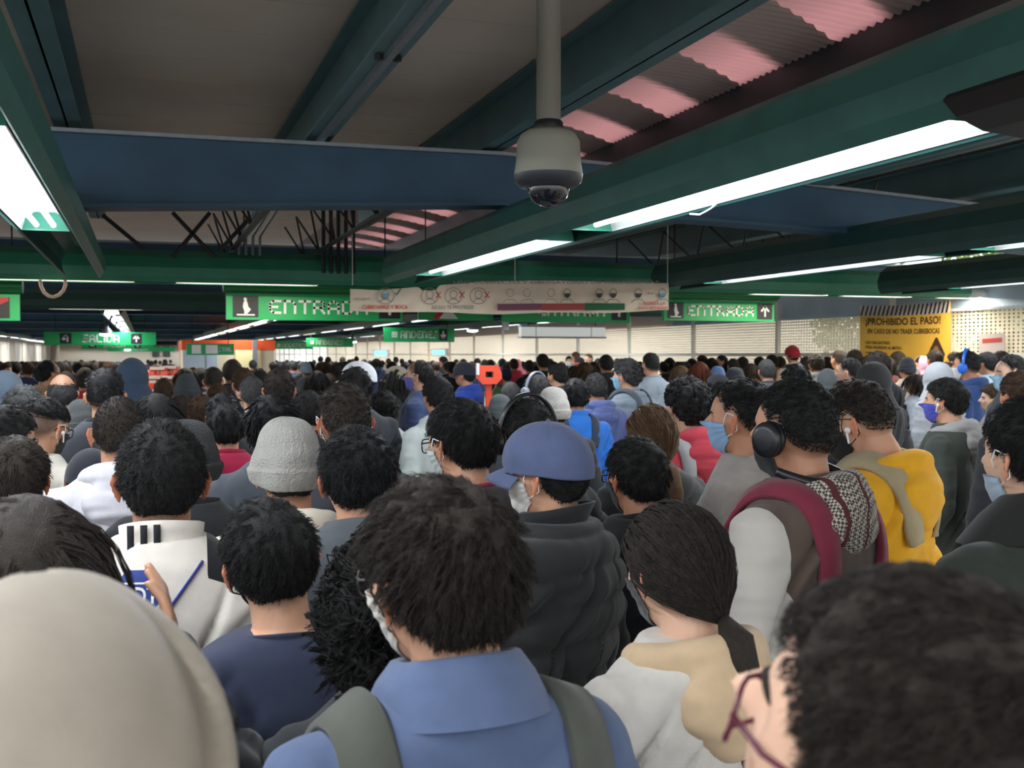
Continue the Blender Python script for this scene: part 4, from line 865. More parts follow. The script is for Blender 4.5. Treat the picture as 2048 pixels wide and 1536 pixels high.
def hood_up_geo(seed=0, big=1.0):
    """raised hood: dome over the head, open at the face, running down onto the shoulders"""
    nu, nv = 61, 40; u = np.linspace(-1, 1, nu); V = []
    for lay in (0, 1):
        for v in np.linspace(0.02, 1, nv):
            if v < .6:
                t = v/.6*R(104); n = np.stack([np.sin(t)*np.sin(u*R(128)), -np.sin(t)*np.cos(u*R(128)), np.full(nu, math.cos(t))], 1)
                n[:, 1] += .25*(1-v/.6)*0; r = head_r(n/np.linalg.norm(n, axis=1)[:, None])+(.030+.012*np.cos(u*2.2)**2*sm(v/.3))*big-lay*.006
                P = HC+n*r[:, None]; edge = P
            else:
                s = (v-.6)/.4; a = u*R(128-10*s); rx = .108+.075*s**1.5+.0; ry = .122+.02*s-.012*np.sin(s*3.1)
                P = np.stack([np.sin(a)*(rx*big-lay*.006), -np.cos(a)*(ry*big-lay*.006)-.008, np.full(nu, HC[2]-.028-s*.145)], 1)
                k = sm(s/.35)[..., None] if np.ndim(s) else sm(np.array([s/.35]))
                P = edge*np.array([1, 1, 0])*(1-k)+P*np.array([1, 1, 0])*k+np.stack([0*u, 0*u, P[:, 2]*1.0], 1)
            V.append(P)
    V = np.concatenate(V); L = nu*nv
    i, j = np.meshgrid(np.arange(nv-1), np.arange(nu-1), indexing='ij'); F = np.stack([i*nu+j, (i+1)*nu+j, (i+1)*nu+j+1, i*nu+j+1], -1).reshape(-1, 4)
    ed = [k for k in range(nu)]+[(k+1)*nu-1 for k in range(1, nv)]+[L-1-k for k in range(1, nu)]+[(nv-1-k)*nu for k in range(1, nv-1)]
    E = np.array([[ed[k], ed[(k+1) % len(ed)], ed[(k+1) % len(ed)]+L, ed[k]+L] for k in range(len(ed))])
    N = normals(V, [F]); N[L:] = N[:L]
    w = wave(np.concatenate([V[:L]]*2), seed+11, 16, 3, (1, 1, .5))*.007*big
    if big > 1.1:
        z = V[:L, 2]; uu = np.tile(u, nv); s = uu-.50+(1.62-z)*2.6; f = .014*sm(s/.10)-.014*np.exp(-(s/.035)**2)+.006*np.exp(-((s+.16)/.08)**2)-.006*np.exp(-((s-.3)/.1)**2); w = w+np.tile(f*sm((1.72-z)/.08), 2)+.0035*np.exp(-(np.tile(np.tile(u, nv), 2)/.03)**2)*np.tile(np.repeat(sm((np.linspace(0.02, 1, nv)-.25)/.2), nu), 2)
    return V+N*w[:, None], [F, F[:, ::-1]+L, E]
def hood_down_geo(seed, big=1.0):
    b = MB(); a = np.linspace(-R(150), R(150), 25)
    path = np.stack([np.sin(a)*.098*big, -np.cos(a)*.092*big-.018, 1.44+.022*np.cos(a)], 1); rad = (.026+.016*np.cos(a/1.7)**2)*big
    b.add(*tube(path, rad, 14)); n, F, tp = sph(16, 24, -.99)
    P = n*np.array([.135-.02, .045, .095])*big; P[:, 0] *= 1-.35*sm(-n[:, 2]); b.add(P+np.array([0, -.128*big, 1.375]), [F, tp])
    V, F = remesh(np.concatenate(b.V), b.F, .0075, 6); N = normals(V, F)
    fold = wave(V, seed, 30, 3, (.45, .6, 1.5)); V = V+N*(fold*.011)[:, None]
    return V, F
def headphone_band_geo(behind=False):
    a = np.linspace(-R(88), R(88), 33)
    if behind: P = np.stack([np.sin(a)*.098, -np.cos(a)*.125+.0, 1.50-.035*np.cos(a)+.0*a], 1); N = np.stack([np.sin(a), -np.cos(a), .2+0*a], 1)
    else: P = np.stack([np.sin(a)*.098, 0*a+.012, HC[2]-.01+np.cos(a)*.146], 1); N = np.stack([np.sin(a), 0*a, np.cos(a)], 1)
    w = .022+.008*np.cos(a)**2
    return ribbon(P, N, w, .010)
def cup_geo(s, behind=False):
    b = MB(); c = HC+np.array([s*.092, .004, -.012])
    prof = [(0, .0), (.020, .0), (.034, -.004), (.037, -.016), (.030, -.022), (.036, -.026), (.036, -.036), (.0, -.036)]
    sides = 32; V = []
    for r, x in prof:
        a = np.arange(sides)/sides*6.2832; V.append(np.stack([c[0]+s*(x+.036)+0*a, c[1]+np.cos(a)*max(r, .0005), c[2]+np.sin(a)*max(r, .0005)*1.15], 1))
    V = np.concatenate(V); k = len(prof); i, j = np.meshgrid(np.arange(k-1), np.arange(sides), indexing='ij')
    F = np.stack([i*sides+j, i*sides+(j+1) % sides, (i+1)*sides+(j+1) % sides, (i+1)*sides+j], -1).reshape(-1, 4)
    return V, F
def mask_geo(low=False):
    nu, nv = 31, 17; b = MB(); V = []
    zc = -.50 if not low else -.78
    for lay in (0, 1):
        for v in np.linspace(-1, 1, nv):
            u = np.linspace(-1, 1, nu); a = u*R(66); z = zc+v*.42*(1-.25*np.abs(u)**2)+.06*np.abs(u)
            n = np.stack([np.sin(a)*np.sqrt(np.maximum(.05, 1-z**2)), np.cos(a)*np.sqrt(np.maximum(.05, 1-z**2)), z+0*a], 1); n /= np.linalg.norm(n, axis=1)[:, None]
            r = head_r(n)+.005+.008*np.exp(-(u/.25)**2)*(v > -.9)+.0012*np.sin(v*14)-lay*.002
            V.append(HC+n*r[:, None])
    V = np.concatenate(V); L = nu*nv
    i, j = np.meshgrid(np.arange(nv-1), np.arange(nu-1), indexing='ij'); F = np.stack([i*nu+j, i*nu+j+1, (i+1)*nu+j+1, (i+1)*nu+j], -1).reshape(-1, 4)
    ed = [k for k in range(nu)]+[(k+1)*nu-1 for k in range(1, nv)]+[L-1-k for k in range(1, nu)]+[(nv-1-k)*nu for k in range(1, nv-1)]
    E = np.array([[ed[k], ed[(k+1) % len(ed)], ed[(k+1) % len(ed)]+L, ed[k]+L] for k in range(len(ed))])
    return V, [F, F[:, ::-1]+L, E]
def loop_geo(s):
    m = mask_geo()[0]; nu = 31; up = m[(14)*nu+(nu-1 if s > 0 else 0)]; lo = m[3*nu+(nu-1 if s > 0 else 0)]
    e = HC+np.array([s*.086, -.012, .012]); f = HC+np.array([s*.083, -.014, -.03]); t = np.linspace(0, 1, 22)[:, None]
    pts = [up, up*.5+(HC+np.array([s*.084, .024, .018]))*.5+np.array([s*.006, 0, 0]), HC+np.array([s*.087, .018, .022]), e, f, lo*.5+f*.5+np.array([s*.006, 0, -.002]), lo]
    P = np.array(pts); k = np.linspace(0, len(P)-1, 40); P = np.stack([np.interp(k, np.arange(len(P)), P[:, c]) for c in range(3)], 1)
    return tube(P, .0016, 6)
def glasses_geo():
    b = MB()
    for s in (-1, 1):
        a = np.linspace(0, 2*math.pi, 25); y = HC[1]+.101-.02*np.abs(np.cos(a)*.5)
        P = np.stack([s*.034+.026*np.sign(np.cos(a))*np.abs(np.cos(a))**.7, y, HC[2]+.0+.019*np.sign(np.sin(a))*np.abs(np.sin(a))**.7], 1); b.add(*tube(P, .0018, 6))
        b.add(*tube([(s*.060, HC[1]+.092, HC[2]+.008), (s*.078, HC[1]+.06, HC[2]+.010), (s*.0835, HC[1]+.01, HC[2]+.014), (s*.083, HC[1]-.012, HC[2]+.008), (s*.080, HC[1]-.024, HC[2]-.012)], .0022, 6))
    b.add(*tube([(-.009, HC[1]+.104, HC[2]+.006), (0, HC[1]+.106, HC[2]+.009), (.009, HC[1]+.104, HC[2]+.006)], .0017, 6))
    return np.concatenate(b.V), b.F
def eyes_geo():
    b = MB(); mi = []
    for s in (-1, 1):
        n, F, tp = sph(18, 24, -.999); P = np.stack([n[:, 0], n[:, 2], -n[:, 1]], 1)*.0108; d = np.array([[s*.32, .94, .035]]); d /= np.linalg.norm(d); b.add(P+HC+d[0]*(head_r(d)[0]-.0092), [F, tp])
        zz = n[F[:, 0], 2]; mi += list(np.where(zz > .86, 1, 0))+[1]
    return np.concatenate(b.V), b.F, mi
def bud_geo(s):
    n, F, tp = sph(8, 12, -.99); c = HC+np.array([s*.087, .014, -.012]); b = MB(); b.add(n*np.array([.007, .009, .009])+c, [F, tp]); b.add(*capsule(c+(0, .004, -.004), c+(s*.002, .008, -.034), .0032, .003, 8))
    return np.concatenate(b.V), b.F
# ------------------------------------------------------------------ garments
def garment_geo(kind='jacket', seed=0, vox=.011, g=None, amp=1.0, up=0):
    g = {'shirt': .012, 'jacket': .026, 'hoodie': .022, 'puffer': .040, 'coat': .034}[kind] if g is None else g
    b = MB(); rings = [(z+(.012 if z > 1.4 else 0), hx+g, hy+g*.9, yc) for z, hx, hy, yc in TORSO]
    if kind == 'shirt': rings[-1] = (1.464, .082, .074, -.015)
    rings[0] = (.80, rings[0][1]+.02, rings[0][2]+.02, rings[0][3]); b.add(*loft(rings))
    for s in (-1, 1):
        sh, el, wr = ARM(s, up)
        b.add(*capsule(np.array(sh)+(-s*.012, 0, -.004), el, .060+g*.8, .050+g*.8)); b.add(*capsule(el, np.array(wr)+(0, 0, .01), .050+g*.8, .036+g*.6))
    V, F = remesh(np.concatenate(b.V), b.F, vox, 7); N = normals(V, F)
    fold = wave(V, seed+21, 17, 3, (1, 1, .8))*.007+wave(V, seed+22, 26, 2, (.5, .5, 2.0))*.005*sm((1.3-V[:, 2])/.4)
    cr = wave(V@np.array([[.8, 0, .6], [0, 1, 0], [-.6, 0, .8]]), seed+31, 13, 2, (1.7, .8, .45)); fold += (-.020*np.exp(-(cr/.09)**2)+.012*np.exp(-((cr-.22)/.13)**2))*sm((1.43-V[:, 2])/.14)+.006*sm(cr/.5)
    ar = sm((np.abs(V[:, 0])-.17)/.05); fold += ar*wave(V, seed+5, 45, 2, (.3, .3, 1.6))*.005
    neck = sm((1.47-V[:, 2])/.03); fold *= amp*(.35+.65*neck); fold = np.maximum(fold, -.55*g)
    if kind == 'puffer': fold += (.016*np.abs(np.sin((V[:, 2]+.02*wave(V, seed, 9, 1))*math.pi/.085))**.5-.008)*neck
    return V+N*fold[:, None], F
def collar_geo(h=.05, r0=.072, flare=.012, th=.006, fold=False, op=R(150), seed=0):
    """standing (or folded-over) collar round the neck, open at the front"""
    nu, rows = 49, []
    a = np.linspace(-op, op, nu); zb = (1.45 if fold else 1.432)+.018*np.cos(a)
    def row(r, z): return np.stack([np.sin(a)*r, -np.cos(a)*r*.95-.014, z], 1)
    if not fold: rows = [row(r0+.014, zb-.02), row(r0+.008, zb+h*.3), row(r0+.006+flare*.6, zb+h*.7), row(r0+.006+flare, zb+h), row(r0+flare, zb+h+.002), row(r0+flare-th, zb+h), row(r0+.001, zb+h*.4), row(r0, zb-.01)]
    else:
        rows = [row(r0+.034+flare, zb+.0-.022), row(r0+.030+flare, zb-.016), row(r0+.019+flare*.5, zb+h*.45), row(r0+.010, zb+h*.95), row(r0+.004, zb+h), row(r0-.002, zb+h*.95), row(r0-.001, zb+h*.3), row(r0+.004, zb-.02)]
    V = np.concatenate(rows); n = len(rows)
    i, j = np.meshgrid(np.arange(n-1), np.arange(nu-1), indexing='ij'); F = np.stack([i*nu+j, i*nu+j+1, (i+1)*nu+j+1, (i+1)*nu+j], -1).reshape(-1, 4)
    ends = np.array([[k*nu for k in range(n)], [(n-1-k)*nu+nu-1 for k in range(n)]])
    w = wave(V, seed+3, 22, 2)*.004
    return V+normals(V, [F])*w[:, None], [F, ends]
def trouser_geo():
    b = MB(); b.add(*loft([(.80, .15, .11, 0), (.84, .17, .12, -.01), (.93, .175, .12, -.01), (1.0, .165, .115, 0)]))
    for s in (-1, 1):
        b.add(*capsule((s*.088, 0, .85), (s*.095, .01, .48), .097, .072)); b.add(*tube([(s*.095, .01, .50), (s*.1, 0, .3), (s*.1, -.015, .06)], np.array([.072, .064, .058]), 16))
    return remesh(np.concatenate(b.V), b.F, .016, 3)
def shoe_geo(s):
    rings = [(-.085, .028, .05), (-.06, .036, .075), (0, .04, .08), (.07, .045, .062), (.13, .046, .05), (.17, .036, .044), (.185, .015, .03)]
    sides = 18; a = np.arange(sides)/sides*6.2832; V = []
    for y, hx, hz in rings: V.append(np.stack([s*.108+hx*np.cos(a), np.full(sides, y-.01), np.maximum(0.0, hz*.5+hz*.5*np.sin(a)*1.0)], 1))
    n = len(rings); V = np.concatenate(V); i, j = np.meshgrid(np.arange(n-1), np.arange(sides), indexing='ij')
    F = np.stack([i*sides+j, i*sides+(j+1) % sides, (i+1)*sides+(j+1) % sides, (i+1)*sides+j], -1).reshape(-1, 4)
    return V, [F, np.array([list(range(sides))[::-1], [(n-1)*sides+k for k in range(sides)]])]
def strap_path(bv, s, x0=.105, g=.006):
    q = [(s*(x0+.035), .24, 1.08), (s*(x0+.02), .24, 1.24), (s*(x0+.01), .20, 1.36), (s*x0, .10, 1.50), (s*x0, 0, 1.55), (s*x0, -.10, 1.50), (s*(x0-.006), -.22, 1.38), (s*(x0-.012), -.26, 1.26)]
    q = np.array(q); k = np.linspace(0, len(q)-1, 36); q = np.stack([np.interp(k, np.arange(len(q)), q[:, c]) for c in range(3)], 1)
    P, N = [], []
    for p in q:
        tgt = Vector((p[0], -.01, 1.25 if p[2] < 1.4 else 1.3)); d = (tgt-Vector(p)).normalized()
        hit, nn, ix, ds = bv.ray_cast(Vector(p), d)
        if hit is None: continue
        if nn.dot(d) > 0: nn = -nn
        P.append(np.array(hit)+np.array(nn)*.002); N.append(np.array(nn))
    P, N = np.array(P), np.array(N)
    for _ in range(4): P[1:-1] = (P[:-2]+2*P[1:-1]+P[2:])/4; N[1:-1] = (N[:-2]+2*N[1:-1]+N[2:])/4
    N /= np.linalg.norm(N, axis=1)[:, None]
    return P+N*g*.4, N
def pack_geo(w=.29, h=.40, d=.13, seed=0):
    n, F, tp = sph(30, 48, -.999); e = .35
    P = np.sign(n)*np.abs(n)**e; P = P/np.max(np.abs(P), axis=1)[:, None]*(.55)+P*.45
    P = P*np.array([w/2, d/2, h/2])*.98; P[:, 1] *= 1-.25*sm(P[:, 2]/h*2)
    P += .004*wave(P, seed, 25, 2)[:, None]*n
    return P+np.array([0, -.135-d/2-.03, 1.16]), [F, tp, np.array([list(range(len(P)-48, len(P)))])]
# ------------------------------------------------------------------ placing a person
PLACED = []
TOPX = {'cap': .026, 'beanie': .03, 'hoodup': .04}
def solve(cx, top, hw, hair, phi, ex, d=None):
    tp, sd = (HS[hair][0], HS[hair][1]) if hair else (0, 0)
    for k, v in TOPX.items():
        if k in ex: tp, sd = v, (.016 if k != 'hoodup' else .036)
    rv = ray(cx, top); psi = R(phi)+math.atan2(rv[0], rv[1])
    Wd = 2*math.hypot((.0775+sd)*math.cos(psi), (.099+sd)*math.sin(psi))
    if 'cap' in ex: Wd += .04*abs(math.sin(psi))
    s = 1.0; zt = 1.698+tp*.95
    for _ in range(30):
        dd = d or Wd*s*FPX/hw
        s2 = at(cx, top, dd)[2]/zt; s = .5*s+.5*min(1.11, max(.84, s2))
    return d or Wd*s*FPX/hw, s
PANTS = [lin(34, 38, 52), lin(28, 28, 30), lin(60, 60, 66), lin(52, 62, 88)]
def garment_mats(col):
    return cloth('%d_%d_%d' % tuple(col), col)
def person(cx, top, hw, label, hair='short', hc='black', gar='jacket', col=(40, 42, 46), phi=0, pt=0, rl=0, hy=0, skin=0, ex=None, d=None, group=None, s=None, gex=None, N=None):
    """cx, top = where the crown shows, hw = width of the head with its hair, all in pixels of the photo"""
    ex = ex or {}; seed = len(PLACED)*7+3
    d0, s0 = solve(cx, top, hw, hair, phi+hy, ex, d)
    s = s or s0; p = at(cx, top, d0)
    near = hw >= 98; mid = hw >= 30
    loc = (p[0], p[1], 0)
    PLACED.append((p[0], p[1], s, label, hw, d0))
    ps = (hy, pt, rl); lod = ('up' if ex.get('up') else 0) if hw >= 98 else (1 if hw >= 30 else 2)
    fade = 1 if hair in ('fade', 'undercut') else 0
    stub = {'fade': .95, 'undercut': .8, 'buzz': .80, 'bald': .28, 'thin': .6}.get(hair, .75)
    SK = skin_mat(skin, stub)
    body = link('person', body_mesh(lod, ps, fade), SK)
    body.location = loc; body.rotation_euler = (0, 0, R(phi)); body.scale = (s,)*3
    tag(body, label, 'person', group)
    def part(name, key, fn, mats, ps_=ps, par=body):
        return link(name, get(key, fn, ps_), mats, par)
    gm = garment_mats(col)
    Z = (0, 0, 0)
    # garment
    gseed = seed if hw >= 98 else 0
    gv = .009 if hw >= 150 else .012
    gname = {'shirt': 'shirt', 'jacket': 'jacket', 'hoodie': 'hoodie', 'puffer': 'padded_jacket', 'coat': 'coat'}[gar]
    gk = ('garment', gar, gseed, gv); gfn = lambda: garment_geo(gar, gseed, gv, amp=1.0, up=ex.get('up', 0))
    g = part(gname, gk, gfn, gm, Z)
    if gex: gex(g, body, part)
    if True:
        part('trousers', ('trousers',), trouser_geo, cloth('pants%d' % (seed % 4), (40, 42, 52)) if seed % 2 else cloth('jeans', (52, 62, 86)), Z)
        if hw >= 30:
            for q in (-1, 1): part('shoe', ('shoe', q), lambda: shoe_geo(q), BLACK, Z)
    colk = ex.get('collar')
    if gar != 'hoodie' and 'hoodup' not in ex:
        kw = dict(h=.05, flare=.010) if not isinstance(colk, dict) else {k: v for k, v in colk.items() if k != 'col'}
        cm = garment_mats(colk['col']) if isinstance(colk, dict) and 'col' in colk else gm
        if hw >= 30 or colk: part('collar', ('collar', tuple(sorted(kw.items()))), lambda: collar_geo(**kw), cm, Z, g)
    hb = ex.get('hoodback')
    if gar == 'hoodie' and hb is None and 'hoodup' not in ex: hb = 1
    if hb:
        hm = gm if hb == 1 or hb == 'fur' else (hb if isinstance(hb, bpy.types.Material) else garment_mats(hb))
        part('hood', ('hood', gseed), lambda: hood_down_geo(gseed), hm, Z, g)
    # hair
    hs = seed if hw >= 98 else hash(hair) % 3 + (seed % 2 if mid else 0)
    if 'hoodup' in ex:
        hm = ex['hoodup']; hm = gm if hm == 1 else garment_mats(hm)
        big = ex.get('big', 1.0); part('hood', ('hoodup', gseed, big), lambda: hood_up_geo(gseed, big), hm, ps, g)
    if hair:
        hsd = seed if hw >= 98 else 1+seed % 2
        n_ = N or (13000 if hw > 500 else 8500 if hw > 280 else 4600 if hw > 150 else 2400 if hw >= 98 else 1000 if hw >= 45 else 300)
        K = 5 if hw > 500 else 4 if hw > 280 else 3 if hw >= 45 else 2
        if HS[hair][2] > .1: K += 3
        if hair == 'curly': K += 2
        rm = .9 if hw > 500 else 1.05 if hw > 250 else 1.3 if hw > 150 else 1.9 if hw >= 98 else 2.8
        under = 'cap' in ex or 'beanie' in ex or 'hoodup' in ex
        st = hair if not under else ('under' if HS[hair][2] < .1 else hair)
        h = part('hair', ('hair', st, hsd, n_), lambda: hair_geo(st, hsd, n_, K, rm), HAIR[hc] if hc in HAIR else hc)
        h['kind'] = 'stuff'
    if hw >= 45: part('eyes', ('eyes',), eyes_geo, [mat('eye_white', (.7, .68, .65), .25), mat('iris', (.02, .012, .008), .15)])
    def m_(v, **k): return garment_mats(v)
    if 'mask' in ex:
        mm = cloth('mask%d_%d_%d' % ex['mask'], ex['mask'], noise=.03, bump=.1)
        k = part('face_mask', ('mask', ex.get('low', False)), lambda: mask_geo(ex.get('low', False)), mm)
        lc = ex.get('loop', (235, 235, 235))
        if hw >= 45:
            for q in (-1, 1): part('ear_loop', ('loop', q), lambda: loop_geo(q), cloth('loop%d' % lc[0], lc, bump=0), ps, k)
    if 'glasses' in ex: part('glasses', ('glasses',), glasses_geo, mat('glasses%d' % ex['glasses'][0], lin(*ex['glasses']), .25))
    if 'cap' in ex:
        cm = m_(ex['cap']); k = part('cap', ('cap',), cap_geo, cm); bm = m_(ex['brim']) if 'brim' in ex else cm
        if ex.get('back'): 
            def bb():
                V, F = brim_geo(); V = V*np.array([-1, -1, 1])+np.array([0, 2*HC[1], -.02]); return V, F
            part('brim', ('brimb',), bb, bm, ps, k)
        else: part('brim', ('brim',), brim_geo, bm, ps, k)
        if ex.get('logo'):
            def lg():
                n, F, tp = sph(8, 16, 0); return n*np.array([.02, .006, .014])+HC+np.array([0, .112, .052]), [F, tp]
            part('badge', ('badge',), lg, mat('badge%d' % ex['logo'][1], lin(*ex['logo']), .5), ps, k)
    if 'beanie' in ex: part('knit_hat', ('beanie',), beanie_geo, cloth('knit%d_%d_%d' % ex['beanie'], ex['beanie'], bump=.8, bscale=180))
    if 'phones' in ex:
        pm = mat('headphones%d_%d' % ex['phones'][:2], lin(*ex['phones']), .35); bh = ex.get('behind', False)
        k = part('headphones', ('band', bh), lambda: headphone_band_geo(bh), pm)
        for q in (-1, 1): part('ear_cup', ('cup', q), lambda: cup_geo(q), pm, ps, k)
    if 'buds' in ex:
        for q in (-1, 1): part('earbud', ('bud', q), lambda: bud_geo(q), mat('earbud_white', (.8, .8, .8), .3))
    if 'straps' in ex or 'pack' in ex:
        sm_ = m_(ex.get('straps') or ex['pack'])
        sides = ex.get('sides', (-1, 1)); par = body
        if 'pack' in ex: par = part('backpack', ('pack', seed % 3), lambda: pack_geo(seed=seed % 3), m_(ex['pack']), Z)
        for q in sides:
            def st_():
                gmz = get(gk, gfn); V = np.empty(len(gmz.vertices)*3, np.float32); gmz.vertices.foreach_get('co', V)
                bv = BVHTree.FromPolygons([Vector(x) for x in V.reshape(-1, 3)], [tuple(x.vertices) for x in gmz.polygons])
                P, N = strap_path(bv, q, ex.get('x0', .105)); return ribbon(P, N, ex.get('sw', .06), .012)
            part('strap', ('strap', gk, q, ex.get('x0', .105), ex.get('sw', .06)), st_, sm_, Z, par)
    return body
# ------------------------------------------------------------------ the crowd
def project_back(g, pts, off=.003, from_y=-1.0):
    me = g.data; V = np.empty(len(me.vertices)*3, np.float32); me.vertices.foreach_get('co', V)
    bv = BVHTree.FromPolygons([Vector(x) for x in V.reshape(-1, 3)], [tuple(p.vertices) for p in me.polygons]); P, N = [], []
    for x, z in pts:
        h, n, i, d = bv.ray_cast(Vector((x, from_y, z)), Vector((0, 1, 0)))
        if h is None: h, n = Vector((x, -.13, z)), Vector((0, -1, 0))
        n = n if n.y < 0 else -n; P.append(np.array(h)+np.array(n)*off); N.append(np.array(n))
    return np.array(P), np.array(N)
def decal(g, pts, m, name, off=.003, dens=8):
    """polygon (x,z) drawn onto the back of a garment as a fine fan grid"""
    pts = np.array(pts, float); c = pts.mean(0); n = len(pts); Q = []
    for a, b_ in zip(pts, np.roll(pts, -1, 0)): Q += [a+(b_-a)*k/3 for k in range(3)]
    Q = np.array(Q); rings = [c+(Q-c)*k/dens for k in range(1, dens+1)]; A = np.concatenate([[c]]+rings); P, _ = project_back(g, A, off); k = len(Q)
    T = np.array([[0, 1+i, 1+(i+1) % k] for i in range(k)]); F = np.array([[1+r*k+i, 1+(r+1)*k+i, 1+(r+1)*k+(i+1) % k, 1+r*k+(i+1) % k] for r in range(dens-1) for i in range(k)])
    return link(name, mkmesh(name, P, [T, F]), m, g)
def face_split(g, fn, m):
    """second cloth colour where fn(points) > 0, with a crisp seam"""
    me = g.data; n = len(me.vertices); c = np.empty(n*3, np.float32); me.vertices.foreach_get('co', c); a = me.attributes.new('panel', 'FLOAT', 'POINT'); a.data.foreach_set('value', fn(c.reshape(-1, 3)).astype(np.float32))
    x = g.material_slots[0].material.copy(); nt = x.node_tree; p = nt.nodes['Principled BSDF']; old = p.inputs['Base Color'].links[0].from_socket
    at_ = nt.nodes.new('ShaderNodeAttribute'); at_.attribute_name = 'panel'; gt = nt.nodes.new('ShaderNodeMath'); gt.operation = 'GREATER_THAN'; gt.inputs[1].default_value = 0; nt.links.new(at_.outputs['Fac'], gt.inputs[0])
    mx = nt.nodes.new('ShaderNodeMix'); mx.data_type = 'RGBA'; nt.links.new(gt.outputs[0], mx.inputs[0]); nt.links.new(old, mx.inputs[6]); mx.inputs[7].default_value = (*m, 1); nt.links.new(mx.outputs[2], p.inputs['Base Color']); g.material_slots[0].material = x
DARKC = cloth('black_panel', (34, 36, 40))
def tracksuit(g, body, part):
    face_split(g, lambda c: np.maximum(np.minimum(c[:, 0]-.085, c[:, 2]-1.41+.42*(c[:, 0]-.085)), np.minimum(np.abs(c[:, 0])-.185, 1.19-c[:, 2])), lin(34, 36, 40))
    o = [(-.043+.047*math.cos(t), 1.388+.052*math.sin(t)) for t in np.arange(8)*math.pi/4+math.pi/8]
    decal(g, o, SIGNW, 'badge_outline', .003); decal(g, [(-.045+(x+.045)*.9, 1.388+(z-1.388)*.9) for x, z in o], mat('badge_blue', lin(34, 58, 140), .6), 'badge', .0045)
    V, F = text_mesh('ADT', 1.0); V[:, :2] -= V[:, :2].min(0); k = V[:, :2].max(0); q = [(-.040-.034+x/k[0]*.070, 1.372+y/k[1]*.03) for x, y, z in V]
    P, _ = project_back(g, q, .0065); link('lettering', mkmesh('l', P, F), SIGNW, g); decal(g, [(-.085, 1.410), (-.005, 1.410), (-.005, 1.4065), (-.085, 1.4065)], SIGNW, 'badge_line', .006)
    P, N = project_back(g, [(.075-.13*t, 1.44-.17*t) for t in np.linspace(0, 1, 24)], .004); link('cord', mkmesh('c', *tube(P, .003, 6)), cloth('cord_blue', (52, 62, 140)), g)
    for k in range(3):
        x = -.055+.024*k; V, F = ribbon([(x, -.0975, 1.44), (x, -.0935, 1.47), (x, -.0925, 1.49), (x, -.0945, 1.512)], [(0, -1, 0)]*4, .013, .003); link('stripe', mkmesh('s', V, F), DARKC, g)
hound = mat('patterned_hood', lin(150, 140, 130), .9); nt = hound.node_tree; pb = nt.nodes['Principled BSDF']; tc = nt.nodes.new('ShaderNodeTexCoord')
ck = nt.nodes.new('ShaderNodeTexChecker'); ck.inputs['Scale'].default_value = 150; ck.inputs[1].default_value = (*lin(186, 176, 164), 1); ck.inputs[2].default_value = (*lin(70, 64, 60), 1); mp = nt.nodes.new('ShaderNodeMapping'); mp.inputs['Rotation'].default_value = (.4, .5, .78)
nt.links.new(tc.outputs['Object'], mp.inputs[0]); nt.links.new(mp.outputs[0], ck.inputs[0]); sp = nt.nodes.new('ShaderNodeSeparateXYZ'); nt.links.new(tc.outputs['Object'], sp.inputs[0]); mx = nt.nodes.new('ShaderNodeMix'); mx.data_type = 'RGBA'
nt.links.new(bars(sp.outputs['X'], .075, .16), mx.inputs[0]); nt.links.new(ck.outputs[0], mx.inputs[6]); mx.inputs[7].default_value = (*lin(84, 36, 40), 1); nt.links.new(mx.outputs[2], pb.inputs['Base Color'])
def vest(g, body, part): face_split(g, lambda c: np.abs(c[:, 0])-.188, lin(196, 190, 182))
def fleece(g, body, part): pass
BK = (38, 40, 43); BK2 = (48, 48, 50); NV = (40, 48, 72); GRY = (120, 124, 130); DG = (70, 74, 80)
BLUEM = (150, 186, 224); WM = (228, 230, 230); BM = (34, 34, 38)
FR = dict(fold=True, h=.045, flare=.012)
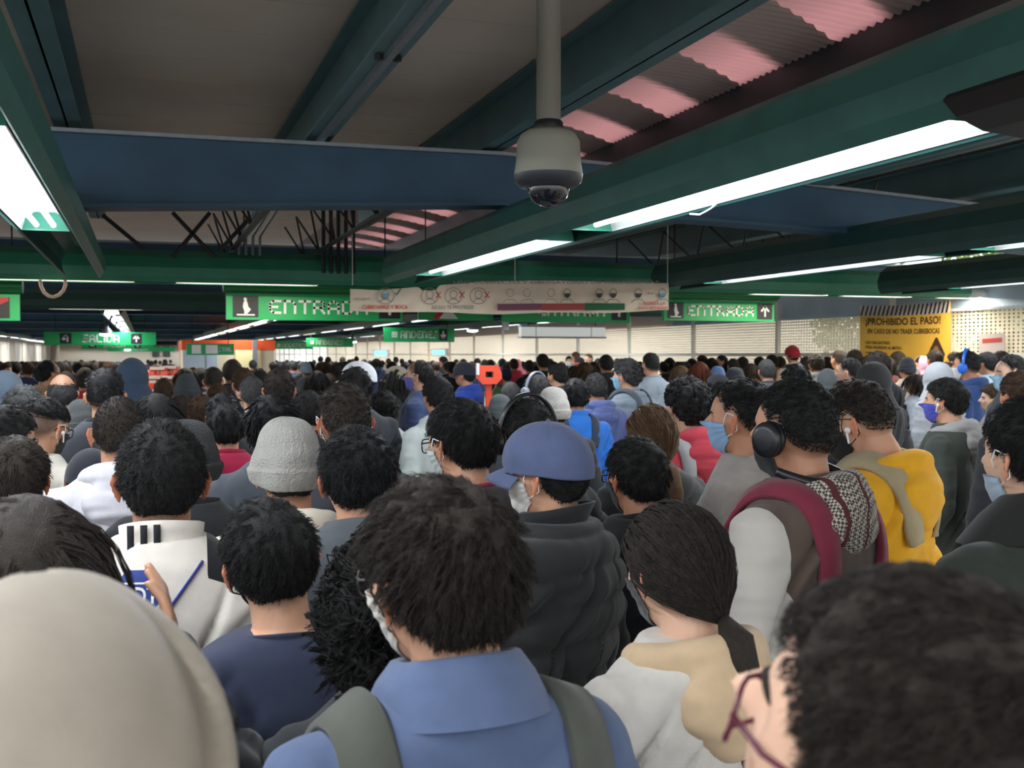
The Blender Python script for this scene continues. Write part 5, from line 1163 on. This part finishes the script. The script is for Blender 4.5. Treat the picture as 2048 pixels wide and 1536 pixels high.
# (cx, top, hw, label, settings)   the part of a label before '|' is the short name used for neighbours
NEAR = [
 (903, 940, 330, 'person in blue collared shirt|with olive backpack straps, nearest at the centre', dict(hair='tous', hc='dark', gar='shirt', col=(88, 102, 134), phi=8, hy=16, pt=4, skin=1, ex=dict(mask=(214, 206, 196), loop=(40, 40, 44), glasses=(24, 22, 26), collar=dict(fold=True, h=.052, flare=.016, r0=.070), straps=(82, 84, 76), x0=.135, sw=.07))),
 (1750, 1082, 690, 'person in purple-framed glasses looking down|closest to the viewer at lower right', dict(hair='short', hc='dark', gar='jacket', col=(52, 56, 54), phi=8, hy=20, pt=-22, rl=6, skin=3, ex=dict(glasses=(92, 30, 52)))),
 (62, 1146, 720, 'person in beige jacket with raised hood|closest to the viewer at lower left', dict(hair='short', gar='jacket', col=(150, 139, 125), phi=-4, pt=0, ex=dict(hoodup=1, big=1.18))),
 (50, 980, 296, 'person with long straight dark hair|one hand raised, behind the beige raised hood', dict(hair='bob', hc='dark', gar='jacket', col=BK2, phi=0, skin=1, ex=dict(up=1))),
 (560, 985, 212, 'person in navy sweatshirt and black mask|left of the blue collared shirt', dict(hair='short', gar='shirt', col=(56, 62, 84), phi=-2, hy=10, rl=6, pt=5, skin=1, ex=dict(mask=BM, loop=(30, 30, 32), collar=dict(h=.020, flare=.004, r0=.074)))),
 (322, 835, 186, 'person in white track jacket|with blue octagon badge and striped collar', dict(hair='crop', gar='jacket', col=(226, 218, 208), phi=-2, skin=2, gex=tracksuit, ex=dict(collar=dict(h=.068, flare=.004)))),
 (577, 833, 142, 'person in grey knit hat and cream hood|standing behind the navy sweatshirt', dict(hair='crop', gar='hoodie', col=(226, 216, 198), phi=2, ex=dict(beanie=(164, 162, 156)))),
 (718, 843, 166, 'person in grey leather jacket|with glossy tousled hair, behind the blue collared shirt', dict(hair='short', hc='wet', gar='jacket', col=(80, 84, 90), phi=4, pt=4, skin=0, ex=dict(collar=FR))),
 (932, 790, 152, 'person with pink collar glancing left|between the glossy tousled hair and the blue cap', dict(hair='short', hc='black', gar='jacket', col=(60, 54, 56), phi=30, pt=4, skin=1, ex=dict(mask=(200, 210, 210), collar=dict(col=(180, 60, 90), h=.04), glasses=(30, 30, 32)))),
 (1105, 845, 215, 'person in slate blue baseball cap and black padded jacket|facing left', dict(hair='crop', gar='puffer', col=(44, 45, 45), phi=44, skin=1, pt=0, ex=dict(cap=(88, 98, 132), mask=(226, 222, 216), glasses=(44, 40, 48), collar=dict(h=.075, flare=.025, col=(40, 42, 44))))),
 (1060, 797, 112, 'person wearing a black headset over cropped hair|behind the slate blue cap', dict(hair='crop', gar='jacket', col=BK, phi=4, ex=dict(phones=(28, 28, 32), buds=0))),
 (1278, 868, 142, 'person in black jacket and dark glasses|right of the slate blue cap', dict(hair='short', gar='jacket', col=BK, phi=14, skin=0, ex=dict(mask=(60, 60, 64), loop=(30, 30, 30), glasses=(20, 20, 22)))),
 (1305, 808, 110, 'person with brown hair held by a yellow clip|in front of the red hooded top', dict(hair='tied', hc='light', gar='jacket', col=(54, 58, 56), phi=6)),
 (1372, 1000, 248, 'person in light grey sweatshirt with tan hood|and smooth gathered hair, right of centre', dict(hair='tied', hc='dark', gar='hoodie', col=(204, 198, 190), phi=14, pt=8, skin=3, ex=dict(hoodback=(206, 178, 144), mask=(60, 60, 62), loop=(30, 30, 30)))),
 (1378, 748, 104, 'person in red hooded top with grey strap|and thick curly hair', dict(hair='curly', gar='hoodie', col=(176, 58, 72), phi=10, skin=1, ex=dict(straps=(150, 150, 152), sides=(-1, 1)))),
 (1492, 753, 128, 'person in grey hooded top and light blue mask|behind the black headphones', dict(hair='fade', gar='hoodie', col=(168, 162, 156), phi=40, skin=0, ex=dict(mask=BLUEM))),
 (1600, 752, 164, 'person in brown vest with patterned hood|and black headphones, maroon backpack straps', dict(hair='fade', hc='black', gar='jacket', col=(92, 78, 70), phi=26, skin=0, gex=vest, ex=dict(phones=(30, 30, 34), behind=True, mask=BM, loop=(30, 30, 30), low=True, hoodback=hound, straps=(124, 44, 62), x0=.115, sw=.06))),
 (1755, 743, 142, 'person in yellow hooded sweatshirt|looking down, tan backpack straps', dict(hair='fade', hc='dark', gar='hoodie', col=(240, 176, 40), phi=28, hy=12, pt=20, skin=1, ex=dict(mask=BM, loop=(40, 40, 40), buds=1, straps=(178, 162, 128), x0=.10, sw=.07))),
 (2078, 785, 205, 'person in black wide-collared coat|at the right edge, white mask loop behind the ear', dict(hair='short', gar='coat', col=(46, 52, 46), phi=8, skin=3, ex=dict(mask=(176, 196, 214), low=True, collar=dict(fold=True, h=.075, flare=.06, col=(34, 33, 33))))),
 (1897, 752, 86, 'person in olive jacket with grey hood|and blue mask, right of the yellow sweatshirt', dict(hair='short', gar='jacket', col=(62, 68, 62), phi=34, skin=1, ex=dict(mask=(78, 84, 190), buds=1, hoodback=(160, 160, 158)))),
 (800, 1240, 300, 'person with long curly black hair|showing beside the blue collared shirt', dict(hair='longcurl', gar='jacket', col=BK, phi=0, s=.86)),
 (-12, 800, 120, 'person in glasses at the left edge|facing right, looking down', dict(hair='short', gar='jacket', col=(70, 66, 70), phi=-60, pt=14, skin=1, ex=dict(glasses=(20, 20, 30)))),
 (28, 866, 112, 'person with shiny dark hair at the left edge|below the glasses', dict(hair='short', hc='dark', gar='jacket', col=(54, 48, 50), phi=-10, skin=2)),
 (72, 787, 100, 'person in cream jacket with white earphone wire|facing right, left side of the crowd', dict(hair='undercut', gar='jacket', col=(214, 208, 196), phi=-42, pt=14, skin=1, ex=dict(mask=(52, 54, 52), buds=1, glasses=(30, 28, 30)))),
 (178, 915, 112, 'person in black cap and white jacket|left of the white track jacket', dict(hair='crop', gar='jacket', col=(216, 214, 220), phi=-8, pt=10, skin=2, ex=dict(cap=(46, 48, 56)))),
 (238, 792, 103, 'person with shaved head and white hood|left of the white track jacket', dict(hair='buzz', hc='dark', gar='hoodie', col=(222, 220, 228), phi=4, skin=0)),
 (313, 783, 100, 'person with smooth black hair|behind the white track jacket', dict(hair='bob', gar='jacket', col=BK, phi=2)),
 (378, 838, 118, 'person in black knit hat|just right of and behind the white track jacket', dict(hair='crop', gar='jacket', col=BK, phi=4, ex=dict(beanie=(44, 46, 48)))),
 (453, 835, 82, 'person in crimson jacket|left of the grey knit hat', dict(hair='wet', hc='wet', gar='jacket', col=(170, 36, 72), phi=0, s=.9)),
 (447, 783, 72, 'person with shiny messy black hair|behind the crimson jacket', dict(hair='wet', hc='wet', gar='jacket', col=BK, phi=-6)),
 (552, 785, 99, 'person with combed black hair|behind the grey knit hat', dict(hair='slick', hc='wet', gar='jacket', col=(84, 90, 98), phi=-10, rl=6)),
 (692, 762, 108, 'person with a grown-out fade and white mask loop|behind the glossy tousled hair', dict(hair='fade', hc='dark', gar='jacket', col=DG, phi=8, skin=0, ex=dict(mask=WM))),
]
MIDP = [
 (617, 778, 64, 'person with thick black hair|right of the combed black hair', dict(hair='short', col=BK, phi=0)),
 (768, 778, 64, 'person with tight curly hair and white collar|right of the grown-out fade', dict(hair='curly', col=(200, 204, 208), phi=-4)),
 (711, 731, 64, 'person with tall fluffy dark hair|in front of the white cap', dict(hair='tous', col=DG, phi=0)),
 (722, 723, 78, 'person in white baseball cap|facing left, brim out to the side', dict(hair='crop', col=(84, 84, 88), phi=62, ex=dict(cap=(236, 240, 246)))),
 (797, 732, 54, 'person in khaki cap with long dark hair|facing left', dict(hair='long', hc='black', col=BK2, phi=62, skin=0, ex=dict(cap=(132, 124, 110), logo=(190, 180, 160)))),
 (842, 719, 58, 'person in navy jacket and purple-blue mask|in profile facing left', dict(hair='reced', hc='black', gar='jacket', col=(62, 76, 112), phi=58, skin=1, ex=dict(mask=(104, 108, 184)))),
 (877, 750, 64, 'person in pale mint hooded top|below the navy jacket and purple-blue mask', dict(hair='short', hc='black', gar='hoodie', col=(206, 216, 214), phi=16)),
 (932, 724, 52, 'person in dark brimmed cap and bright blue jacket|facing left', dict(hair='crop', gar='jacket', col=(42, 70, 160), phi=52, skin=0, ex=dict(cap=(40, 44, 54), hoodback=1))),
 (1013, 736, 26, 'person in green shirt and navy cap|beside the orange barrier', dict(hair='crop', gar='shirt', col=(96, 140, 74), phi=0, ex=dict(cap=(34, 38, 66), straps=(70, 80, 60)))),
 (1028, 716, 20, 'person in red hooded coat|behind the green shirt', dict(hair='short', hc='dark', gar='hoodie', col=(214, 62, 84), phi=0)),
 (1035, 717, 17, 'person in pink hood|right beside the red hooded coat', dict(hair='short', gar='hoodie', col=(236, 140, 156), phi=0, ex=dict(hoodup=1))),
 (1005, 716, 14, 'person in magenta pink jacket|left of the red hooded coat', dict(hair='bob', gar='jacket', col=(226, 110, 190), phi=0)),
 (1059, 719, 22, 'person in black jacket with round hair|right of the red hooded coat', dict(hair='short', hc='dark', col=BK, phi=0)),
 (1086, 706, 27, 'tall person in black jacket|below the blank light box', dict(hair='short', hc='dark', col=BK, phi=4)),
 (1116, 725, 42, 'person in olive jacket|seen with left ear, below the blank light box', dict(hair='short', hc='black', gar='jacket', col=(80, 82, 72), phi=30, skin=1)),
 (1076, 746, 52, 'person in grey headphones|in front of the olive jacket', dict(hair='slick', hc='grey', col=DG, phi=20, ex=dict(phones=(150, 158, 170), mask=(170, 214, 240)))),
 (1020, 763, 42, 'person with light blue mask turned right|left of the grey headphones', dict(hair='thin', hc='grey', col=BK2, phi=-40, ex=dict(mask=(150, 206, 240)))),
 (1001, 788, 52, 'person in grey green knit hat|left of the black headset', dict(hair='crop', col=DG, phi=0, ex=dict(beanie=(92, 100, 102)))),
 (1108, 773, 68, 'person in pale grey wool hat|behind the slate blue cap', dict(hair='crop', col=BK, phi=4, ex=dict(beanie=(176, 174, 168)))),
 (1152, 754, 54, 'person in bright blue shirt with dark backpack|and wet black hair', dict(hair='wet', hc='wet', gar='shirt', col=(44, 110, 196), phi=-6, skin=2, ex=dict(collar=dict(h=.05, flare=.004), straps=(52, 62, 78)))),
 (1193, 746, 48, 'person in slate blue hooded jacket|left of the textured grey sweater', dict(hair='thin', hc='grey', gar='hoodie', col=(96, 110, 164), phi=6)),
 (1172, 723, 36, 'person with long red-brown hair|behind the slate blue hooded jacket', dict(hair='long', hc='brown', col=(70, 62, 60), phi=4)),
 (1148, 730, 28, 'person with small dark bun|right of the olive jacket', dict(hair='short', col=BK, phi=0)),
 (1213, 708, 31, 'person in black coat with square cropped hair|left of the curly grey hair', dict(hair='crop', col=BK, phi=0, skin=2)),
 (1256, 714, 66, 'person in textured grey sweater and light blue mask|facing left', dict(hair='curly', hc='grey', gar='puffer', col=(136, 150, 164), phi=38, skin=1, ex=dict(mask=(138, 198, 226), straps=(84, 94, 104)))),
 (1303, 704, 37, 'person in light grey suit jacket|right of the textured grey sweater', dict(hair='fade', hc='black', gar='jacket', col=(152, 164, 174), phi=10, skin=1)),
 (1327, 725, 20, 'person in black cap with white mark|right of the light grey suit jacket', dict(hair='crop', col=(90, 80, 70), phi=-20, ex=dict(cap=(34, 32, 36), logo=(220, 220, 220)))),
 (1362, 729, 36, 'person with light brown hair|right of the light grey suit jacket', dict(hair='bob', hc='light', col=DG, phi=0)),
 (1401, 722, 38, 'person with auburn hair|behind the red hooded top', dict(hair='bob', hc='red', col=BK2, phi=0)),
 (1405, 709, 16, 'person at the rail with dark hair|above the auburn hair', dict(hair='short', hc='dark', col=DG, phi=30)),
 (1424, 714, 25, 'person with round dark hair|right of the auburn hair', dict(hair='bob', hc='dark', col=BK, phi=0)),
 (1445, 710, 13, 'person turned sideways by the fence rail|behind the blue cloth cap', dict(hair='buzz', col=GRY, phi=75, skin=3)),
 (1436, 732, 34, 'person in pale blue cloth cap|right of the auburn hair', dict(hair='short', col=BK, phi=4, ex=dict(beanie=(110, 144, 204)))),
 (1467, 716, 25, 'person with cropped dark hair|right of the pale blue cloth cap', dict(hair='crop', hc='dark', col=BK, phi=0)),
 (1486, 712, 24, 'person in dark brown hood|second right of the pale blue cloth cap', dict(hair='short', hc='dark', col=(64, 48, 44), phi=0)),
 (1503, 725, 30, 'person in brown coat|left of the greying round head', dict(hair='bob', hc='dark', col=(88, 70, 62), phi=0)),
 (1471, 734, 44, 'person in round black hat|in front of the brown coat', dict(hair='crop', col=(150, 60, 66), phi=0, ex=dict(beanie=(50, 52, 58)))),
 (1437, 748, 58, 'person with smooth black head scarf|right of the red hooded top', dict(hair='bob', col=BK, phi=0, ex=dict(beanie=(56, 58, 62)))),
 (1437, 795, 46, 'person in white knit hat|between the red hooded top and the light blue mask', dict(hair='crop', col=BK, phi=0, ex=dict(beanie=(222, 226, 230)))),
 (1534, 717, 37, 'person with greying round head|above the black headphones', dict(hair='crop', hc='grey', col=DG, phi=-6, skin=1)),
 (1561, 712, 22, 'person in dark jacket|right of the greying round head', dict(hair='crop', hc='dark', col=BK, phi=0)),
 (1586, 691, 33, 'tall person in backwards red cap and beige jacket|left of the yellow poster', dict(hair='buzz', gar='jacket', col=(206, 190, 168), phi=0, skin=1, ex=dict(cap=(160, 44, 52), back=1))),
 (1592, 724, 52, 'person with glossy black hair|behind the black headphones', dict(hair='slick', hc='wet', col=(50, 56, 70), phi=-30)),
 (1633, 705, 34, 'person in grey fleece with brown hair|right of the backwards red cap', dict(hair='tous', hc='dark', gar='hoodie', col=(150, 150, 150), phi=-6)),
 (1655, 735, 44, 'person in grey hooded jacket with hood raised|left of the receding hair', dict(hair='short', gar='hoodie', col=(92, 98, 102), phi=-10, ex=dict(hoodup=1))),
 (1679, 699, 31, 'person with faded short hair|left of the yellow poster corner', dict(hair='fade', hc='dark', col=(96, 88, 80), phi=8, skin=1)),
 (1708, 699, 19, 'person in black cap with orange badge|at the poster corner', dict(hair='crop', col=BK, phi=180, ex=dict(cap=(38, 34, 32), logo=(226, 150, 60)))),
 (1702, 714, 48, 'person in dark grey jacket with receding hair|facing left above the yellow sweatshirt', dict(hair='fade', hc='black', col=(74, 76, 84), phi=34, skin=3)),
 (1757, 700, 50, 'person with round dark hair|right under the yellow poster', dict(hair='short', hc='dark', col=BK, phi=12, skin=3)),
 (1748, 720, 74, 'person in black hooded coat with grey lining|behind the yellow sweatshirt', dict(hair='short', gar='hoodie', col=(50, 50, 52), phi=6, ex=dict(hoodup=1))),
 (1797, 701, 28, 'person with dark hair|below the middle of the yellow poster', dict(hair='short', hc='dark', col=BK, phi=0)),
 (1815, 714, 36, 'person in dark knit hat|left of the pink hood and white mask', dict(hair='crop', col=(190, 180, 164), phi=0, ex=dict(beanie=(58, 62, 70)))),
 (1845, 710, 42, 'person in pink hood and white mask|facing left under the poster', dict(hair='short', gar='hoodie', col=(236, 176, 204), phi=70, ex=dict(hoodup=1, mask=(224, 222, 226)))),
 (1871, 698, 33, 'person with full dark hair|under the warning triangle', dict(hair='short', hc='dark', col=BK, phi=0)),
 (1877, 721, 62, 'person in light grey hooded top with hood raised|right of the pink hood', dict(hair='short', gar='hoodie', col=(172, 176, 182), phi=8, ex=dict(hoodup=1))),
 (1832, 746, 42, 'person with dark hair and white earphone|left of the olive jacket', dict(hair='bob', hc='dark', col=(170, 178, 190), phi=30, ex=dict(buds=1))),
 (1937, 700, 50, 'person in navy jacket with bright blue headphones|and white mask', dict(hair='fade', hc='black', gar='hoodie', col=(46, 72, 122), phi=34, skin=0, ex=dict(phones=(40, 110, 216), mask=(232, 232, 234)))),
 (1913, 702, 24, 'person glimpsed just left of the bright blue headphones|', dict(hair='short', hc='dark', col=BK, phi=20)),
 (1976, 702, 42, 'person with thick black hair and light jacket|right of the bright blue headphones', dict(hair='short', col=(150, 170, 186), phi=20)),
 (2004, 700, 32, 'person with dark hair by the grey notice|', dict(hair='short', hc='dark', col=BK, phi=14)),
 (2026, 707, 62, 'person in light blue mask looking left|at the right edge', dict(hair='fade', hc='black', col=DG, phi=72, skin=3, ex=dict(mask=(166, 210, 236)))),
 (1992, 764, 56, 'person with brown wavy hair|in profile above the wide-collared coat', dict(hair='tous', hc='brown', col=(130, 124, 122), phi=58, skin=3)),
 (2045, 738, 82, 'person with dark reddish hair at the right edge|behind the wide-collared coat', dict(hair='short', hc='brown', col=BK, phi=0)),
 # left half
 (163, 798, 66, 'person in olive flat knit hat and dark fleece|behind the shaved head', dict(hair='crop', col=(58, 64, 80), phi=6, skin=1, ex=dict(beanie=(78, 82, 82)))),
 (124, 749, 60, 'person in green jacket with thinning crown|at left', dict(hair='bald', hc='grey', gar='jacket', col=(98, 128, 106), phi=4, skin=1)),
 (210, 733, 72, 'person with short wet black hair|left of the dark blue raised hood', dict(hair='fade', hc='wet', col=(60, 62, 70), phi=-4, skin=1)),
 (262, 712, 66, 'tall person in dark blue raised hood|and grey jacket', dict(hair='short', gar='jacket', col=(66, 76, 92), phi=-4, ex=dict(hoodup=(56, 72, 92)))),
 (93, 719, 50, 'person in tan jacket and glasses|with bare head, facing right', dict(hair='reced', hc='black', gar='jacket', col=(166, 134, 100), phi=-58, skin=0, ex=dict(glasses=(30, 28, 28)))),
 (8, 737, 74, 'person in blue grey hood at the left edge|behind the messy hair', dict(hair='short', gar='hoodie', col=(92, 106, 122), phi=0, ex=dict(hoodup=1))),
 (47, 766, 78, 'person with messy grey-black hair|in front of the blue grey hood', dict(hair='tous', hc='grey', col=(74, 72, 80), phi=0)),
 (131, 741, 34, 'person with dark hair|right behind the thinning crown', dict(hair='short', col=(60, 74, 106), phi=0)),
 (170, 733, 38, 'person in pink-red collar with round dark hair|left of the wet black hair', dict(hair='short', hc='dark', col=(176, 60, 76), phi=0)),
 (328, 754, 40, 'person with brown hair|in front of the orange barrier stack', dict(hair='short', hc='brown', col=(92, 84, 78), phi=0)),
 (374, 746, 50, 'person in round charcoal knit hat|left of the tall dark head', dict(hair='crop', col=BK2, phi=-6, ex=dict(beanie=(62, 68, 72)))),
 (385, 741, 26, 'person in small black hat|behind the charcoal knit hat', dict(hair='crop', col=BK, phi=0, ex=dict(beanie=(44, 48, 52)))),
 (426, 732, 38, 'person with short faded hair and white collar|in front of the pale blue kiosk door', dict(hair='fade', hc='dark', col=(206, 200, 190), phi=-10, skin=1)),
 (464, 717, 40, 'tall person with close-cropped dark head|in front of the kiosk', dict(hair='crop', hc='dark', col=BK2, phi=-12, skin=2)),
 (488, 734, 50, 'person with thin brown hair|right of the tall cropped head', dict(hair='crop', hc='brown', col=(80, 76, 76), phi=18, skin=1)),
 (505, 751, 54, 'person with shaved head and white mask|in pale blue collar', dict(hair='buzz', hc='grey', gar='shirt', col=(166, 178, 192), phi=14, skin=1, ex=dict(mask=WM, collar=dict(h=.05, flare=.004)))),
 (558, 734, 64, 'person with short faded dark hair|beside the shaved head and white mask', dict(hair='crop', hc='dark', col=(78, 74, 70), phi=-8, skin=1)),
 (506, 719, 16, 'person in red top|standing right in front of the kiosk column', dict(hair='short', col=(206, 50, 80), phi=0)),
 (435, 765, 42, 'person with light brown hair|left of the shaved head and white mask', dict(hair='tous', hc='brown', col=(120, 104, 90), phi=0)),
 (366, 786, 52, 'person with straight dark brown hair|behind the black knit hat', dict(hair='bob', hc='dark', col=BK2, phi=0)),
 (402, 786, 52, 'person with brown streaked hair|left of the shiny messy hair', dict(hair='tous', hc='brown', col=(96, 84, 78), phi=0)),
 (612, 723, 24, 'person in pale blue knit hat|left of the broad black hair', dict(hair='crop', col=(120, 130, 140), phi=10, ex=dict(beanie=(170, 200, 222)))),
 (636, 740, 40, 'person with broad black hair|right of the short faded dark hair', dict(hair='bob', col=BK, phi=0)),
 (640, 722, 24, 'person in black hood|behind the broad black hair', dict(hair='short', gar='hoodie', col=BK, phi=0, ex=dict(hoodup=1))),
 (679, 723, 32, 'person with rounded black hair|left of the tall fluffy hair', dict(hair='bob', col=BK, phi=0)),
 (658, 745, 34, 'person in brown-grey shawl|below the rounded black hair', dict(hair='bob', hc='dark', col=(108, 98, 90), phi=0)),
 (887, 712, 19, 'person in black jacket in profile|below the nearer blue screen', dict(hair='tous', hc='black', col=(44, 50, 48), phi=50)),
 (955, 716, 15, 'person in black cap and jacket with red badge|left of the orange barrier', dict(hair='crop', col=(44, 36, 40), phi=150, ex=dict(cap=(60, 48, 44)))),
 (982, 718, 14, 'person with long black hair|behind the orange barrier', dict(hair='long', col=BK, phi=0)),
 (713, 712, 10, 'person in bright blue jacket|left of the far blue screen', dict(hair='crop', col=(46, 84, 170), phi=0)),
 (792, 713, 11, 'person in white top with dark strap|right of the far blue screen', dict(hair='crop', col=(214, 220, 236), phi=0)),
 (1160, 714, 19, 'person in red and black cap|right of the olive jacket', dict(hair='crop', col=(60, 50, 50), phi=60, ex=dict(cap=(40, 34, 36), brim=(214, 50, 56)))),
 (1138, 711, 13, 'person in white mask facing the viewer|left of the red and black cap', dict(hair='short', col=BK, phi=160, skin=1, ex=dict(mask=WM))),
 (1152, 703, 14, 'person with grey-brown hair at the rail|above the red and black cap', dict(hair='crop', hc='brown', col=GRY, phi=30)),
 (1178, 707, 14, 'person with pale forehead at the rail|left of the square cropped hair', dict(hair='thin', hc='light', col=(150, 110, 100), phi=120, skin=3)),
 (10, 724, 26, 'person with brown hair facing right|at the left edge, far', dict(hair='tous', hc='brown', col=(90, 50, 50), phi=-130, skin=1)),
 (53, 728, 15, 'person in dark red jacket|left of the tan jacket and glasses', dict(hair='short', hc='dark', col=(110, 52, 50), phi=-20)),
 (66, 724, 11, 'person in white mask facing the viewer|at far left under the wall', dict(hair='short', col=(140, 146, 156), phi=175, ex=dict(mask=WM))),
 (36, 732, 14, 'person in brown scarf|at far left', dict(hair='bob', hc='dark', col=(92, 70, 62), phi=-60)),
 (152, 727, 14, 'person in long white veil|at far left behind the thinning crown', dict(hair='short', col=(214, 212, 208), phi=0, ex=dict(hoodup=1))),
 (205, 729, 9, 'person in bright red hood|behind the wet black hair', dict(hair='short', gar='hoodie', col=(222, 60, 60), phi=0, ex=dict(hoodup=1))),
]
FARL = [('below the exit signs', [(110, 723, 8), (119, 726, 9), (131, 722, 6), (144, 726, 13), (163, 719, 10), (181, 721, 7), (188, 720, 6), (200, 722, 7), (296, 719, 7), (303, 721, 7), (311, 719, 8), (320, 721, 7), (330, 718, 6), (341, 719, 6)]),
 ('right of the kiosk', [(545, 722, 7), (553, 720, 8), (563, 723, 9), (574, 719, 7), (584, 720, 6), (592, 722, 8), (598, 721, 8), (628, 719, 9), (641, 712, 11), (656, 713, 14), (672, 722, 9)]),
 ('below the far blue screen', [(685, 713, 12), (699, 718, 10), (706, 717, 9), (728, 717, 12), (740, 720, 12), (752, 716, 14), (764, 720, 10), (777, 716, 11), (804, 717, 10), (820, 719, 10), (850, 722, 12), (866, 720, 12)]),
 ('along the fence rail', [(913, 718, 10), (926, 717, 11), (970, 718, 10), (1046, 722, 12), (1100, 716, 13), (1196, 716, 12), (1235, 716, 16), (1340, 714, 14), (1384, 716, 15), (1520, 712, 16), (1545, 708, 16), (1612, 712, 18), (1656, 712, 18), (1730, 712, 22), (1776, 712, 22), (1955, 708, 24)])]
CN = {(38, 40, 43): 'black', (60, 62, 70): 'dark grey', (104, 108, 116): 'grey', (58, 68, 100): 'navy', (110, 60, 60): 'dull red', (150, 140, 126): 'beige', (70, 92, 130): 'blue'}
NICK = []
seenl = set()
def add(cx, top, hw, lab, kw):
    nick, _, rest = lab.partition('|'); label = (nick+' '+rest).strip(); assert label not in seenl, label; seenl.add(label)
    b = person(cx, top, hw, label, **kw); NICK.append((cx, top, hw, nick)); return b
# settle depths first so that bodies stand clear of each other and inside the walls
SPEC = []
for P_ in NEAR+MIDP:
    kw = P_[4]; d_, s_p = solve(P_[0], P_[1], P_[2], kw.get('hair'), kw.get('phi', 0)+kw.get('hy', 0), kw.get('ex') or {}); SPEC.append([P_, d_, d_])
def xy(q): return at(q[0][0], q[0][1], q[1])
for q in SPEC:
    while xy(q)[0] > 9.45: q[1] *= .99
    q[2] = q[1]
for it in range(60):
    moved = False
    for i in range(len(SPEC)):
        for j in range(i):
            a, b_ = SPEC[i], SPEC[j]; pa, pb = xy(a), xy(b_); dx, dy = pa[0]-pb[0], pa[1]-pb[1]
            if math.hypot(dx/.47, dy/.33) < 1:
                far, nr = (a, b_) if a[1] > b_[1] else (b_, a)
                if far[1] < far[2]*1.16 and xy(far)[0] < 9.45: far[1] *= 1.01; moved = True
                if nr[1] > nr[2]*.88 and nr[0][2] < 200: nr[1] *= .992; moved = True
    if not moved: break
PEOPLE = {}
for P_, d_, d0_ in SPEC: P_[4].setdefault('d', d_); PEOPLE[P_[3].split('|')[0]] = add(*P_)
rf = np.random.default_rng(21)
for reg, lst in FARL:
    for k, (cx, top, hw) in enumerate(lst):
        c = list(CN)[int(rf.integers(0, len(CN)))]
        d_, _s = solve(cx, top, hw, 'short', 0, {})
        for _ in range(40):
            q = at(cx, top, d_)
            if q[0] < 9.4 and not any(math.hypot((p[0]-q[0])/.46, (p[1]-q[1])/.36) < 1 for p in PLACED): break
            d_ *= .985
        add(cx, top, hw, 'tiny far person in %s %s, %s from left|' % (CN[c], reg, (ORD[k])), dict(hair=['short', 'crop', 'bob'][int(rf.integers(0, 3))], hc=['black', 'dark'][int(rf.integers(0, 2))], col=c, d=d_, phi=float(rf.uniform(-25, 25)), group='tiny far heads '+reg))
# fill the gaps of the packed crowd: a head wherever the floor would show
Q = 4; MW, MH = 2048//Q, 1536//Q; cover = np.zeros((MH, MW), bool); yy, xx = np.mgrid[0:MH, 0:MW]; yy = yy*Q; xx = xx*Q
def draw(cx, top, hw, d, s):
    k = FPX/d*s
    w = np.where(yy < top, 0, np.where(yy < top+.24*k, .085, np.where(yy < top+.30*k, .085+(.20-.085)*(yy-top-.24*k)/(.06*k), .21)))*k
    head = ((xx-cx)/(.088*k))**2+((yy-top-.125*k)/(.13*k))**2 < 1
    cover[:] |= head | ((np.abs(xx-cx) < w) & (yy > top+.16*k))
for (cx, top, hw, nk), pl in zip(NICK, PLACED): draw(cx, top, hw, pl[5], pl[2])
cover |= (yy < 724) | ((xx > 355) & (xx < 545) & (yy < 735)) | ((xx > 280) & (xx < 370) & (yy < 760)) | ((xx > 950) & (xx < 1003) & (yy < 770))
for k in range(190):
    free = np.argwhere(~cover)
    if len(free) < 40 or len(PLACED) >= 292: break
    y0 = free[:, 0].min(); row = free[free[:, 0] == y0]; px = int(row[int(rf.integers(0, len(row))), 1]*Q); py = y0*Q-2
    zt = 1.60+.05*rf.random(); d = max(1.0, (CH-zt)/((py-708)/FPX)); q = at(px, py, d)
    d1 = d; ok = False
    for f_ in [1+.02*i for i in range(22)]+[1-.02*i for i in range(1, 12)]:
        d = d1*f_; q = at(px, py, d)
        if -5.7 < q[0] < 9.3 and not any(math.hypot((p[0]-q[0])/.46, (p[1]-q[1])/.36) < 1 for p in PLACED): ok = True; break
    if not ok: draw(px, py, 20, d1, 1); continue
    hw = .178*FPX/d; c = list(CN)[int(rf.choice(len(CN), p=[.36, .2, .12, .14, .04, .08, .06]))]
    best = sorted(NICK[:len(NEAR)+len(MIDP)], key=lambda n: (n[0]-px)**2+(n[1]-py)**2+(0 if n[2] > hw*.8 else 9000))
    for n_ in best:
        side = 'left' if px < n_[0]-n_[2]*.3 else 'right' if px > n_[0]+n_[2]*.3 else 'hidden'
        lab = 'bare-headed person in %s jacket, %s the %s' % (CN[c], 'mostly hidden behind' if side == 'hidden' else 'just %s of' % side, n_[3])
        if lab not in seenl and len(lab.split()) <= 16: break
    seenl.add(lab); hair = ['short', 'crop', 'tous', 'bob', 'short', 'slick'][int(rf.integers(0, 6))]
    s_f = min(1.06, max(.84, at(px, py, d)[2]/(1.698+HS[hair][0]*.95)))
    person(px, py, min(hw, 97), lab, hair=hair, hc=['black', 'black', 'dark', 'brown'][int(rf.integers(0, 4))], col=c, phi=float(rf.uniform(-14, 18)), d=d, s=s_f, gar=['jacket', 'jacket', 'hoodie', 'puffer'][int(rf.integers(0, 4))])
    draw(px, py, hw, d, s_f)
print('people', len(PLACED), 'uncovered', int((~cover).sum()))
for p in PLACED:
    if not .86 < p[2] < 1.10: print('scale', round(p[2], 2), 'd', round(p[5], 2), p[3][:60])
